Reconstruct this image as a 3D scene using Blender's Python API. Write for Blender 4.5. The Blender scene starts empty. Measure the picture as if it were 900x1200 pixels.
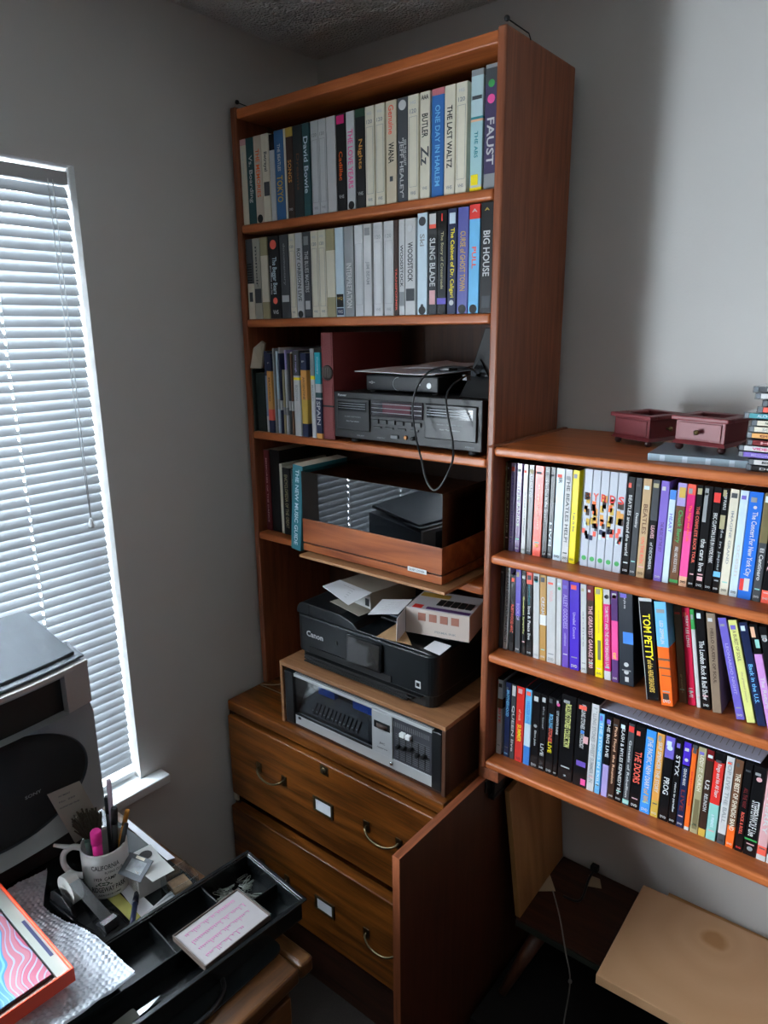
import bpy, bmesh, math, random
from mathutils import Vector, Matrix
random.seed(7)
S = bpy.context.scene
COL = S.collection

# ------------------------------------------------------------------ camera
F_PX = 826.034
CAM = Vector((0.6994, -1.2212, 1.7459))
PITCH, YAW, ROLL = -0.2532, 0.680, -0.0102
_fw = Vector((-math.sin(YAW)*math.cos(PITCH), math.cos(YAW)*math.cos(PITCH), math.sin(PITCH)))
_r0 = Vector((math.cos(YAW), math.sin(YAW), 0)); _u0 = _r0.cross(_fw)
_rt = _r0*math.cos(ROLL) + _u0*math.sin(ROLL)
_up = _u0*math.cos(ROLL) - _r0*math.sin(ROLL)
cd = bpy.data.cameras.new('camera'); cam = bpy.data.objects.new('camera', cd); COL.objects.link(cam)
cd.sensor_fit = 'VERTICAL'; cd.sensor_height = 24.0; cd.lens = F_PX*24.0/1200.0; cd.clip_start = 0.02
m = Matrix((( _rt.x, _up.x, -_fw.x, CAM.x), (_rt.y, _up.y, -_fw.y, CAM.y), (_rt.z, _up.z, -_fw.z, CAM.z), (0, 0, 0, 1)))
cam.matrix_world = m
S.camera = cam

# ------------------------------------------------------------------ world, light, exposure
SKY = 80.0
w = bpy.data.worlds.new('overcast_sky'); S.world = w; w.use_nodes = True
bg = w.node_tree.nodes['Background']; bg.inputs[0].default_value = (0.82, 0.91, 1.0, 1); bg.inputs[1].default_value = SKY
S.view_settings.view_transform = 'Standard'; S.view_settings.look = 'None'
S.view_settings.exposure = 0.22; S.view_settings.gamma = 1.0; S.view_settings.use_curve_mapping = False
S.cycles.use_denoising = True
S.cycles.max_bounces = 10; S.cycles.diffuse_bounces = 7; S.cycles.transparent_max_bounces = 12
S.cycles.sample_clamp_indirect = 8.0

WX, WY, HC = -0.760, 0.320, 2.44         # window wall plane, back wall plane, ceiling height
XR, YF = 4.20, -4.40                     # the other two walls
WIN = (-1.02, -0.402, 0.652, 2.072)      # window opening: y0, y1, z0, z1
WIN2 = (-1.85, -1.10, 0.652, 2.072)      # second window of the same wall, beside the camera
def portal(name, loc, rot, sx, sy):
    l = bpy.data.lights.new(name, 'AREA'); l.shape = 'RECTANGLE'; l.size = sx; l.size_y = sy
    l.cycles.is_portal = True
    o = bpy.data.objects.new(name, l); COL.objects.link(o); o.location = loc; o.rotation_euler = rot
for W_ in (WIN, WIN2):
    portal('window_daylight_portal', (WX-0.155, (W_[0]+W_[1])/2, (W_[2]+W_[3])/2), (0, math.radians(-90), 0), W_[3]-W_[2], W_[1]-W_[0])

# ------------------------------------------------------------------ pixel helpers (pixel -> direction -> plane of the thing it touches)
def ray(u, v): return _fw + _rt*((u-450)/F_PX) + _up*((600-v)/F_PX)
def onX(u, v, x): k = ray(u, v); return CAM + k*((x-CAM.x)/k.x)
def onY(u, v, y): k = ray(u, v); return CAM + k*((y-CAM.y)/k.y)
def onZ(u, v, z): k = ray(u, v); return CAM + k*((z-CAM.z)/k.z)
def pu(x, y, z):
    d = Vector((x, y, z))-CAM; return 450+F_PX*d.dot(_rt)/d.dot(_fw)
def xat(u, y, z):
    lo, hi = -1.2, 1.6
    for _ in range(50):
        mm = (lo+hi)/2
        if pu(mm, y, z) < u: lo = mm
        else: hi = mm
    return lo

# ------------------------------------------------------------------ materials
def lin(h):
    h = h.lstrip('#'); out = []
    for i in (0, 2, 4):
        c = int(h[i:i+2], 16)/255.0
        out.append(c/12.92 if c <= .04045 else ((c+.055)/1.055)**2.4)
    return tuple(out)
MATS = {}
def mat(name, col, rough=0.5, metal=0.0, spec=0.5, noise=0.0, nscale=40.0, bump=0.0, bscale=200.0, coat=0.0, trans=0.0):
    if name in MATS: return MATS[name]
    m = bpy.data.materials.new(name); m.use_nodes = True; MATS[name] = m
    nt = m.node_tree; b = nt.nodes['Principled BSDF']
    c = lin(col) if isinstance(col, str) else col
    b.inputs['Base Color'].default_value = (*c, 1); b.inputs['Roughness'].default_value = rough
    b.inputs['Metallic'].default_value = metal; b.inputs['Specular IOR Level'].default_value = spec
    b.inputs['Coat Weight'].default_value = coat; b.inputs['Coat Roughness'].default_value = 0.06
    b.inputs['Transmission Weight'].default_value = trans
    if noise or bump:
        tc = nt.nodes.new('ShaderNodeTexCoord')
    if noise:
        n = nt.nodes.new('ShaderNodeTexNoise'); n.inputs['Scale'].default_value = nscale; n.inputs['Detail'].default_value = 5
        nt.links.new(tc.outputs['Object'], n.inputs['Vector'])
        r = nt.nodes.new('ShaderNodeMapRange'); r.inputs['To Min'].default_value = 1-noise; r.inputs['To Max'].default_value = 1+noise
        nt.links.new(n.outputs['Fac'], r.inputs['Value'])
        mx = nt.nodes.new('ShaderNodeVectorMath'); mx.operation = 'SCALE'; mx.inputs[0].default_value = c
        nt.links.new(r.outputs['Result'], mx.inputs['Scale']); nt.links.new(mx.outputs['Vector'], b.inputs['Base Color'])
    if bump:
        n2 = nt.nodes.new('ShaderNodeTexNoise'); n2.inputs['Scale'].default_value = bscale; n2.inputs['Detail'].default_value = 3
        nt.links.new(tc.outputs['Object'], n2.inputs['Vector'])
        bp = nt.nodes.new('ShaderNodeBump'); bp.inputs['Strength'].default_value = bump; bp.inputs['Distance'].default_value = 0.004
        nt.links.new(n2.outputs['Fac'], bp.inputs['Height']); nt.links.new(bp.outputs['Normal'], b.inputs['Normal'])
    return m
def wood(name, light, dark, axis, rough=0.42, fine=60.0, wave=0.0, coat=0.0, stretch=14.0, spec=.4):
    """long-grained wood; axis = the grain direction in object space"""
    if name in MATS: return MATS[name]
    m = bpy.data.materials.new(name); m.use_nodes = True; MATS[name] = m
    nt = m.node_tree; b = nt.nodes['Principled BSDF']; L = nt.links.new
    tc = nt.nodes.new('ShaderNodeTexCoord'); mp = nt.nodes.new('ShaderNodeMapping')
    sc = [fine]*3; sc['XYZ'.index(axis)] = fine/stretch; mp.inputs['Scale'].default_value = sc
    L(tc.outputs['Object'], mp.inputs['Vector'])
    n = nt.nodes.new('ShaderNodeTexNoise'); n.inputs['Scale'].default_value = 1.0; n.inputs['Detail'].default_value = 6; n.inputs['Roughness'].default_value = .62
    n.inputs['Distortion'].default_value = .6
    L(mp.outputs['Vector'], n.inputs['Vector'])
    cr = nt.nodes.new('ShaderNodeValToRGB'); cr.color_ramp.elements[0].position = .32; cr.color_ramp.elements[1].position = .68
    cr.color_ramp.elements[0].color = (*lin(dark), 1); cr.color_ramp.elements[1].color = (*lin(light), 1)
    src = n.outputs['Fac']
    if wave:
        mp2 = nt.nodes.new('ShaderNodeMapping'); s2 = [wave]*3; s2['XYZ'.index(axis)] = wave/9.0; mp2.inputs['Scale'].default_value = s2
        L(tc.outputs['Object'], mp2.inputs['Vector'])
        wv = nt.nodes.new('ShaderNodeTexNoise'); wv.inputs['Scale'].default_value = 1.0; wv.inputs['Detail'].default_value = 2
        L(mp2.outputs['Vector'], wv.inputs['Vector'])
        mu = nt.nodes.new('ShaderNodeMath'); mu.operation = 'MULTIPLY'; mu.inputs[1].default_value = 9.0; L(wv.outputs['Fac'], mu.inputs[0])
        fr = nt.nodes.new('ShaderNodeMath'); fr.operation = 'PINGPONG'; fr.inputs[1].default_value = 0.5; L(mu.outputs[0], fr.inputs[0])
        mix = nt.nodes.new('ShaderNodeMath'); mix.operation = 'MULTIPLY_ADD'; mix.inputs[1].default_value = .55; L(fr.outputs[0], mix.inputs[0])
        m3 = nt.nodes.new('ShaderNodeMath'); m3.operation = 'MULTIPLY'; m3.inputs[1].default_value = .7; L(src, m3.inputs[0]); L(m3.outputs[0], mix.inputs[2])
        src = mix.outputs[0]
    L(src, cr.inputs['Fac']); L(cr.outputs['Color'], b.inputs['Base Color'])
    b.inputs['Roughness'].default_value = rough; b.inputs['Coat Weight'].default_value = coat; b.inputs['Coat Roughness'].default_value = .2
    b.inputs['Specular IOR Level'].default_value = spec
    bp = nt.nodes.new('ShaderNodeBump'); bp.inputs['Strength'].default_value = .12; bp.inputs['Distance'].default_value = .001
    L(n.outputs['Fac'], bp.inputs['Height']); L(bp.outputs['Normal'], b.inputs['Normal'])
    return m
def seethrough(name, tint, rough=0.03, gloss=0.12):
    if name in MATS: return MATS[name]
    m = bpy.data.materials.new(name); m.use_nodes = True; MATS[name] = m
    nt = m.node_tree; nt.nodes.remove(nt.nodes['Principled BSDF']); out = nt.nodes['Material Output']; L = nt.links.new
    t = nt.nodes.new('ShaderNodeBsdfTransparent'); t.inputs[0].default_value = (*tint, 1)
    g = nt.nodes.new('ShaderNodeBsdfGlossy'); g.inputs['Roughness'].default_value = rough; g.inputs[0].default_value = (1, 1, 1, 1)
    fz = nt.nodes.new('ShaderNodeFresnel'); ge = nt.nodes.new('ShaderNodeNewGeometry'); mr = nt.nodes.new('ShaderNodeMapRange'); mr.inputs['To Min'].default_value = 1.5; mr.inputs['To Max'].default_value = 1/1.5
    L(ge.outputs['Backfacing'], mr.inputs['Value']); L(mr.outputs['Result'], fz.inputs['IOR'])
    a = nt.nodes.new('ShaderNodeMath'); a.operation = 'ADD'; a.inputs[1].default_value = gloss-.04; a.use_clamp = True; L(fz.outputs[0], a.inputs[0])
    mx = nt.nodes.new('ShaderNodeMixShader'); L(a.outputs[0], mx.inputs[0]); L(t.outputs[0], mx.inputs[1]); L(g.outputs[0], mx.inputs[2]); L(mx.outputs[0], out.inputs[0])
    return m
PAL = dict(black='#141416', white='#c6c6c6', cream='#ddd6c2', grey='#8d9092', dkgrey='#45484c', lgrey='#c3c5c6', red='#d8352f', coral='#e8604f', dkred='#6e1d20',
 navy='#20294a', blue='#3f7fd0', sky='#6cb4e0', pale='#c9dbe6', teal='#2f8790', dkteal='#274f52', green='#3f9a52', dkgreen='#2c4a38', olive='#756c4c', khaki='#a59c78',
 yellow='#efd91f', gold='#c8a548', orange='#ee6a28', amber='#d79a4e', tan='#bfa27c', brown='#6b4a36', dkbrown='#3c2a22', purple='#6a4fae', lav='#a79bd0', indigo='#4a2fb8',
 plum='#5b3b72', magenta='#d62d77', pink='#e8569a', rose='#d7a5a8', lime='#d8da86', violet='#6f63bf', peach='#e0b090', mint='#8cc6bd', lilac='#c890d0')
SAY = dict(dkgrey='dark grey', lgrey='light grey', coral='coral red', dkred='dark red', sky='sky blue', pale='pale blue', dkteal='dark teal', dkgreen='dark green', lav='lavender',
 dkbrown='dark brown', lime='pale yellow', violet='violet blue', amber='amber')
def say(c): return SAY.get(c, c)
def ink(c): return mat('printed_'+c, PAL[c], .55, spec=.3)
def sleeve(c): return mat('card_sleeve_'+c, PAL[c], .5, spec=.4, noise=.10, nscale=60)
def shrink(c): return mat('shrink_wrap_'+c, PAL[c], .10, spec=.7, noise=.1, nscale=45, coat=.5)
def gloss(c): return mat('glossy_wrap_'+c, PAL[c], .22, spec=.5, noise=.16, nscale=45)
TEAK = '#b06a3c'; TEAKD = '#8a4c28'
teak_x = wood('teak_veneer_long', '#bd6a38', '#944b22', 'X', .38, 70)
teak_z = wood('teak_veneer_upright', '#975638', '#6f3c24', 'Z', .42, 70)
teak_y = wood('teak_veneer_deep', '#975638', '#6f3c24', 'Y', .42, 70)
oak_x = wood('golden_oak_long', '#8c4f1b', '#4e280c', 'X', .34, 150, wave=7, stretch=22)
walnut_x = wood('walnut_plinth', '#a35a30', '#74381c', 'X', .3, 55, wave=5)
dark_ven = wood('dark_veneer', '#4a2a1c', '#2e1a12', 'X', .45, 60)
ply = wood('birch_plywood', '#c79a66', '#ad7f4c', 'X', .55, 25, wave=3.2)
ply_y = wood('birch_plywood_upright', '#b98a58', '#9c6e40', 'Z', .55, 25, wave=3)
blk = mat('black_plastic', '#17191b', .38); blk_m = mat('matt_black_plastic', '#121314', .6); blk_g = mat('gloss_black_plastic', '#0d0e10', .12)
chrome = mat('bright_metal', '#c9cccc', .25, 1.0); alu = mat('brushed_aluminium', '#c9cbcc', .36, .35); brass = mat('aged_brass', '#8d7a55', .35, 1.0)
white_p = mat('white_plastic', '#e9eaea', .4); paper = mat('white_paper', '#e6e6ea', .7, noise=.04)
blk_metal = mat('black_metal', '#1b1c1e', .45, .3)

# ------------------------------------------------------------------ mesh builder
class MB:
    def __init__(s): s.v = []; s.f = []; s.m = []; s.smooth = set()
    def add(s, vs, fs, m=0, smooth=False):
        o = len(s.v); s.v += [tuple(a) for a in vs]
        for f in fs:
            if smooth: s.smooth.add(len(s.f))
            s.f.append(tuple(i+o for i in f)); s.m.append(m)
        return s
    def box(s, x0, x1, y0, y1, z0, z1, m=0):
        return s.add([(x0,y0,z0),(x1,y0,z0),(x1,y1,z0),(x0,y1,z0),(x0,y0,z1),(x1,y0,z1),(x1,y1,z1),(x0,y1,z1)],
                     [(0,3,2,1),(4,5,6,7),(0,1,5,4),(1,2,6,5),(2,3,7,6),(3,0,4,7)], m)
    def hexa(s, p, m=0):   # 8 corners: bottom loop then top loop
        return s.add(p, [(0,3,2,1),(4,5,6,7),(0,1,5,4),(1,2,6,5),(2,3,7,6),(3,0,4,7)], m)
    def prism(s, poly, axis, a, b, m=0, smooth=False):
        # poly in the two other axes, in order (X:(y,z) Y:(x,z) Z:(x,y))
        def P(q, t): return {'X': (t, q[0], q[1]), 'Y': (q[0], t, q[1]), 'Z': (q[0], q[1], t)}[axis]
        n = len(poly); vs = [P(q, a) for q in poly]+[P(q, b) for q in poly]
        s.add(vs, [(i, (i+1) % n, (i+1) % n+n, i+n) for i in range(n)], m, smooth)
        o = len(s.v)-2*n
        s.f.append(tuple(o+i for i in range(n))[::-1]); s.m.append(m); s.f.append(tuple(o+n+i for i in range(n))); s.m.append(m); return s
    def lathe(s, prof, c=(0,0,0), n=24, axis='Z', m=0, smooth=True, sx=1, sy=1):
        vs = []
        for r, h in prof:
            for k in range(n):
                a = 2*math.pi*k/n; x, y = r*math.cos(a)*sx, r*math.sin(a)*sy
                vs.append({'Z': (c[0]+x, c[1]+y, c[2]+h), 'Y': (c[0]+x, c[1]+h, c[2]+y), 'X': (c[0]+h, c[1]+x, c[2]+y)}[axis])
        fs = [(j*n+k, j*n+(k+1) % n, (j+1)*n+(k+1) % n, (j+1)*n+k) for j in range(len(prof)-1) for k in range(n)]
        s.add(vs, fs, m, smooth); o = len(s.v)-len(vs)
        if prof[0][0] > 1e-6: s.f.append(tuple(o+k for k in range(n))[::-1]); s.m.append(m)
        if prof[-1][0] > 1e-6: s.f.append(tuple(o+(len(prof)-1)*n+k for k in range(n))); s.m.append(m)
        return s
    def tube(s, pts, r, n=8, m=0, taper=None):
        pts = [Vector(p) for p in pts]; vs = []; prev = None
        for i, p in enumerate(pts):
            d = (pts[min(i+1, len(pts)-1)]-pts[max(i-1, 0)]).normalized()
            if prev is None: a = d.orthogonal().normalized()
            else: a = (prev-d*prev.dot(d)).normalized()
            prev = a; b = d.cross(a); rr = r if taper is None else r*taper[i]
            for k in range(n):
                t = 2*math.pi*k/n; vs.append(p+(a*math.cos(t)+b*math.sin(t))*rr)
        N = len(pts); fs = [(j*n+k, j*n+(k+1) % n, (j+1)*n+(k+1) % n, (j+1)*n+k) for j in range(N-1) for k in range(n)]
        s.add(vs, fs, m, True); o = len(s.v)-len(vs)
        s.f.append(tuple(o+k for k in range(n))[::-1]); s.m.append(m); s.f.append(tuple(o+(N-1)*n+k for k in range(n))); s.m.append(m); return s
    def rbox(s, x0, x1, y0, y1, z0, z1, r, m=0, seg=4, axis='Z'):
        # box with rounded edges along one axis
        A = {'Z': (x0,x1,y0,y1), 'Y': (x0,x1,z0,z1), 'X': (y0,y1,z0,z1)}[axis]; pts = []
        for cx, cy, a0 in ((A[1]-r, A[3]-r, 0), (A[0]+r, A[3]-r, 90), (A[0]+r, A[2]+r, 180), (A[1]-r, A[2]+r, 270)):
            for k in range(seg+1):
                t = math.radians(a0+90*k/seg); pts.append((cx+r*math.cos(t), cy+r*math.sin(t)))
        lo, hi = {'Z': (z0,z1), 'Y': (y0,y1), 'X': (x0,x1)}[axis]
        return s.prism(pts, axis, lo, hi, m, smooth=False)
    def mesh(s, name, mats, origin=(0,0,0)):
        me = bpy.data.meshes.new(name); ox, oy, oz = origin
        me.from_pydata([(a-ox, b-oy, c-oz) for a, b, c in s.v], [], s.f); 
        for mm in (mats if isinstance(mats, (list, tuple)) else [mats]): me.materials.append(mm)
        for i, p in enumerate(me.polygons): p.material_index = s.m[i]; p.use_smooth = i in s.smooth
        bm = bmesh.new(); bm.from_mesh(me); bmesh.ops.recalc_face_normals(bm, faces=bm.faces); bm.to_mesh(me); bm.free()
        me.update(); return me
def link(name, me, parent=None, bev=0.0, seg=2):
    o = bpy.data.objects.new(name, me); COL.objects.link(o)
    if parent is not None: o.parent = parent
    if bev:
        b = o.modifiers.new('edge', 'BEVEL'); b.width = bev; b.segments = seg; b.limit_method = 'ANGLE'; b.angle_limit = math.radians(40)
    return o
def tag(o, label, cat, group=None):
    o['label'] = label; o['category'] = cat
    if group: o['group'] = group
    return o
class Thing:
    """an Empty at the thing's base; parts are given in world axes unless local=True"""
    def __init__(s, name, label, cat, loc, rotz=0.0, group=None, local=False):
        s.o = bpy.data.objects.new(name, None); COL.objects.link(s.o); s.o.location = loc; s.o.rotation_euler = (0, 0, rotz)
        s.o.empty_display_size = .02
        s.loc = (0,0,0) if local else loc; tag(s.o, label, cat, group)
    def part(s, name, mb, mats, bev=0.0, seg=2, parent=None, label=None):
        o = link(name, mb.mesh(name, mats, s.loc), parent or s.o, bev, seg)
        if label: o['label'] = label
        return o
def solo(name, label, cat, mb, mats, loc, bev=0.0, seg=2, group=None):
    o = link(name, mb.mesh(name, mats, loc), None, bev, seg); o.location = loc; return tag(o, label, cat, group)
def struct(name, mb, mats, bev=0.0):
    o = link(name, mb.mesh(name, mats), None, bev); o['kind'] = 'structure'; return o
TXT = {}
def text_mesh(t, colour):
    k = (t, colour)
    if k in TXT: return TXT[k]
    c = bpy.data.curves.new('lettering', 'FONT'); c.body = t; c.size = 1.0; c.resolution_u = 2; c.offset = .018
    o = bpy.data.objects.new('lettering', c); COL.objects.link(o)
    bpy.context.view_layer.update()
    me = bpy.data.meshes.new_from_object(o.evaluated_get(bpy.context.evaluated_depsgraph_get()))
    bpy.data.objects.remove(o); bpy.data.curves.remove(c)
    xs = [v.co.x for v in me.vertices] or [0, 1]; ys = [v.co.y for v in me.vertices] or [0, 1]
    x0, x1, y0, y1 = min(xs), max(xs), min(ys), max(ys)
    for v in me.vertices: v.co.x -= (x0+x1)/2; v.co.y -= (y0+y1)/2
    me.name = 'lettering'; me.materials.clear(); me.materials.append(ink(colour) if colour in PAL else colour_mat(colour))
    TXT[k] = (me, x1-x0, y1-y0); return TXT[k]
def colour_mat(h): return mat('printed_'+h.strip('#'), h, .55, spec=.3)
def text(parent, t, colour, centre, length, height, xdir, ydir, name='lettering', uniform=False):
    """lettering laid on a face; xdir/ydir = reading direction and up direction in the parent's axes"""
    me, a, b = text_mesh(t, colour); sx, sy = length/a, height/b
    if uniform: sx = sy = min(sx, sy)
    x, y = Vector(xdir), Vector(ydir); z = x.cross(y)
    o = bpy.data.objects.new(name, me); COL.objects.link(o); o.parent = parent
    o.matrix_local = Matrix(((x.x*sx, y.x*sy, z.x, centre[0]), (x.y*sx, y.y*sy, z.y, centre[1]), (x.z*sx, y.z*sy, z.z, centre[2]), (0, 0, 0, 1)))
    return o
ORD = ['first','second','third','fourth','fifth','sixth','seventh','eighth','ninth','tenth','eleventh','twelfth','thirteenth','fourteenth','fifteenth','sixteenth','seventeenth','eighteenth','nineteenth','twentieth']
def ordinal(i):
    if i < 20: return ORD[i]
    t = {2: 'twenty', 3: 'thirty', 4: 'forty'}[(i+1)//10]
    return {2: 'twentieth', 3: 'thirtieth', 4: 'fortieth'}[(i+1)//10] if (i+1) % 10 == 0 else t+'-'+ORD[(i+1) % 10-1]
def lerp(a, b, t): return a+(b-a)*t
def arc(p0, p1, sag, n=14, axis=2):
    out = []
    for i in range(n+1):
        t = i/n; q = [lerp(p0[k], p1[k], t) for k in range(3)]; q[axis] -= sag*4*t*(1-t); out.append(q)
    return out
def smooth_path(pts, n=6):
    pts = [Vector(p) for p in pts]; out = []
    for i in range(len(pts)-1):
        p0, p1, p2, p3 = pts[max(i-1, 0)], pts[i], pts[i+1], pts[min(i+2, len(pts)-1)]
        for k in range(n):
            t = k/n; out.append(.5*((2*p1)+(p2-p0)*t+(2*p0-5*p1+4*p2-p3)*t*t+(3*p1-p0-3*p2+p3)*t**3))
    out.append(pts[-1]); return out

# ================================================================== THE ROOM
paint = mat('wall_paint', '#cfcdca', .75, noise=.03, nscale=6, bump=.08, bscale=260)
paint_w = mat('white_gloss_paint', '#e2e4e4', .4)
m = bpy.data.materials.new('popcorn_ceiling'); m.use_nodes = True; nt = m.node_tree; b = nt.nodes['Principled BSDF']
b.inputs['Base Color'].default_value = (*lin('#cccac5'), 1); b.inputs['Roughness'].default_value = .95
tc = nt.nodes.new('ShaderNodeTexCoord'); vo = nt.nodes.new('ShaderNodeTexVoronoi'); vo.inputs['Scale'].default_value = 150
nz = nt.nodes.new('ShaderNodeTexNoise'); nz.inputs['Scale'].default_value = 90
ad = nt.nodes.new('ShaderNodeMath'); ad.operation = 'SUBTRACT'
nt.links.new(tc.outputs['Object'], vo.inputs['Vector']); nt.links.new(tc.outputs['Object'], nz.inputs['Vector'])
nt.links.new(nz.outputs['Fac'], ad.inputs[0]); nt.links.new(vo.outputs['Distance'], ad.inputs[1])
bp = nt.nodes.new('ShaderNodeBump'); bp.inputs['Strength'].default_value = 1.0; bp.inputs['Distance'].default_value = .008
nt.links.new(ad.outputs[0], bp.inputs['Height']); nt.links.new(bp.outputs['Normal'], b.inputs['Normal'])
popcorn = m
carpet = mat('brown_carpet', '#332b26', .95, noise=.35, nscale=220, bump=.6, bscale=500)
T_ = 0.16
struct('floor', MB().box(WX-T_, XR+T_, YF-T_, WY+T_, -.08, 0), carpet)
struct('ceiling', MB().box(WX-T_, XR+T_, YF-T_, WY+T_, HC, HC+.08), popcorn)
mb = MB(); ya = YF-T_
for (y0, y1, z0, z1) in (WIN2, WIN):
    mb.box(WX-T_, WX, ya, y0, 0, HC).box(WX-T_, WX, y0, y1, 0, z0).box(WX-T_, WX, y0, y1, z1, HC); ya = y1
mb.box(WX-T_, WX, ya, WY, 0, HC)
struct('wall_left', mb, paint)
struct('wall_back', MB().box(WX-T_, XR+T_, WY, WY+T_, 0, HC), paint)
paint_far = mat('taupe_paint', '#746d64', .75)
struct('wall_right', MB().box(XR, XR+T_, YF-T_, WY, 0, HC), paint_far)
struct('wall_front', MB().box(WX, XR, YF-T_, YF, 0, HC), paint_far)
base_w = wood('brown_baseboard', '#5a3c28', '#44301f', 'Y', .5, 50)
struct('baseboard_left', MB().box(WX, WX+.012, YF+.005, WY-.002, 0, .08), base_w)
struct('baseboard_back', MB().box(WX+.012, XR, WY-.012, WY, 0, .08), base_w)
glass = seethrough('window_glass', (.97, .98, .98), .0, .05)
def window(name, y0, y1, z0, z1):
    """sash window set at the outer side of the wall"""
    wr = bpy.data.objects.new(name, None); COL.objects.link(wr); wr['kind'] = 'structure'; wr.location = (WX-.12, (y0+y1)/2, z0)
    def wpart(n, mb, mt, bev=0): return link(n, mb.mesh(n, mt, wr.location), wr, bev)
    xf0, xf1 = WX-.145, WX-.115; fr = .035
    wpart('window_frame', MB().box(xf0, xf1, y0, y0+fr, z0, z1).box(xf0, xf1, y1-fr, y1, z0, z1).box(xf0, xf1, y0+fr, y1-fr, z0, z0+fr).box(xf0, xf1, y0+fr, y1-fr, z1-fr, z1), paint_w)
    zm = (z0+z1)/2
    wpart('meeting_rail', MB().box(xf0, xf1, y0+fr, y1-fr, zm-.018, zm+.018), paint_w)
    for a, c in ((z0+fr, zm-.018), (zm+.018, z1-fr)): wpart('pane', MB().box(WX-.132, WX-.128, y0+fr, y1-fr, a, c), glass)
    wpart('window_sill', MB().box(WX-.115, WX+.0, y0, y1, z0-.02, z0+.004).box(WX+.0005, WX+.042, y0-.03, y1+(.057 if name == 'window_1' else .03), z0-.02, z0+.004), paint_w, .003)
window('window_2', *WIN2); window('window_1', *WIN)
# unseen screen added outside the blinded window to dim its daylight
y0, y1, z0, z1 = WIN
link('added_dimming_screen', MB().box(WX-.152, WX-.150, y0+.01, y1-.01, z0+.01, z1-.01).mesh('added_dimming_screen', seethrough('dimming_mesh', (.62, .63, .64), .5, .05), bpy.data.objects['window_1'].location), bpy.data.objects['window_1'])
y0, y1, z0, z1 = WIN

# venetian blind
slat_m = bpy.data.materials.new('white_blind_slat'); slat_m.use_nodes = True; nt = slat_m.node_tree
b = nt.nodes['Principled BSDF']; b.inputs['Base Color'].default_value = (*lin('#b4b7ba'), 1); b.inputs['Roughness'].default_value = .35
tl = nt.nodes.new('ShaderNodeBsdfTranslucent'); tl.inputs[0].default_value = (*lin('#c8ccd0'), 1)
mx = nt.nodes.new('ShaderNodeMixShader'); mx.inputs[0].default_value = .03
nt.links.new(b.outputs[0], mx.inputs[1]); nt.links.new(tl.outputs[0], mx.inputs[2]); nt.links.new(mx.outputs[0], nt.nodes['Material Output'].inputs[0])
BX = WX-.032
def blind(label, y0, y1, z0, z1, zlow, ladders, cord):
    """venetian blind hanging in a reveal; slats down to zlow, the rest gathered on the bottom rail"""
    by0, by1 = y0+.004, y1-.004; gathered = zlow > z0+.1
    bl = Thing('venetian_blind', label, 'blind', (BX, (by0+by1)/2, zlow-.02))
    bl.part('headrail', MB().box(BX-.014, BX+.014, by0+.004, by1-.002, z1-.034, z1-.009), mat('blind_rail', '#b9bbbd', .4), .002)
    th = math.radians(65); W2 = .0125
    def slat_me(th):
        prof = []
        for k in range(7):
            t = -1+2*k/6; a = t*W2; c = .0020*(1-t*t)   # outward edge up; crown towards the room
            prof.append((-(a*math.cos(th))+c*math.sin(th), a*math.sin(th)+c*math.cos(th)))
        ysl = [by0]+[q for l in sorted(ladders) for q in (l-.0022, l+.0022)]+[by1]
        vs = [(x, q-bl.loc[1], z) for q in ysl for x, z in prof]; fs = []
        for j in range(len(ysl)-1):
            for k in range(6):
                if j % 2 == 1 and k in (2, 3): continue      # routed cord hole
                fs.append((j*7+k, j*7+k+1, j*7+k+8, j*7+k+7))
        return MB().add(vs, fs, 0, True).mesh('slat', slat_m)
    sme = slat_me(th); zs = []; zz = z1-.047
    while zz > zlow+.010: zs.append(zz); zz -= .02135
    for zz in zs:
        o = link('slat', sme, bl.o); o.location = (0, random.uniform(-.0012, .0012), zz-bl.loc[2]); o.rotation_euler = (random.uniform(-.0006, .0006), random.uniform(-.03, .03), 0)
    if gathered:
        fl = slat_me(0.0)
        for k in range(28): link('slat', fl, bl.o).location = (0, random.uniform(-.002, .002), zlow-.0022*k-bl.loc[2])
        zr = zlow-.0022*28-.008
    else: zr = zlow-.016
    bl.part('bottom_rail', MB().box(BX-.012, BX+.012, by0, by1, zr-.006, zr+.006), white_p, .003)
    for yy in ladders:
        mb = MB()
        for dx in (-.0075, .0085): mb.tube([(BX+dx, yy, z1-.03), (BX+dx, yy, zr)], .0006, 5)
        for zz in zs: mb.box(BX-.006, BX+.009, yy-.0012, yy+.0012, zz-.0095, zz-.0085)
        bl.part('ladder_cord', mb, white_p)
    yc = cord; xc = BX+.020; zt_ = 1.322
    mb = MB().tube([(xc-.004, yc+.006, z1-.028), (xc, yc+.002, 1.62), (xc, yc+.001, zt_+.023)], .0009, 6).tube([(xc-.004, yc-.004, z1-.028), (xc, yc-.006, 1.62), (xc, yc, zt_+.023)], .0009, 6)
    bl.part('pull_cord', mb, white_p)
    bl.part('tassel', MB().lathe([(.0018, .022), (.0035, .018), (.0065, .004), (.007, 0), (.002, -.001)], (xc, yc, zt_), 12), white_p)
blind('white slatted venetian blind hanging closed in the window', *WIN, WIN[2]+.030, (-.571, -.85), -.447)
blind('white venetian blind drawn halfway up in the second window', *WIN2, 1.62, (-1.25, -1.70), -1.20)

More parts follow.
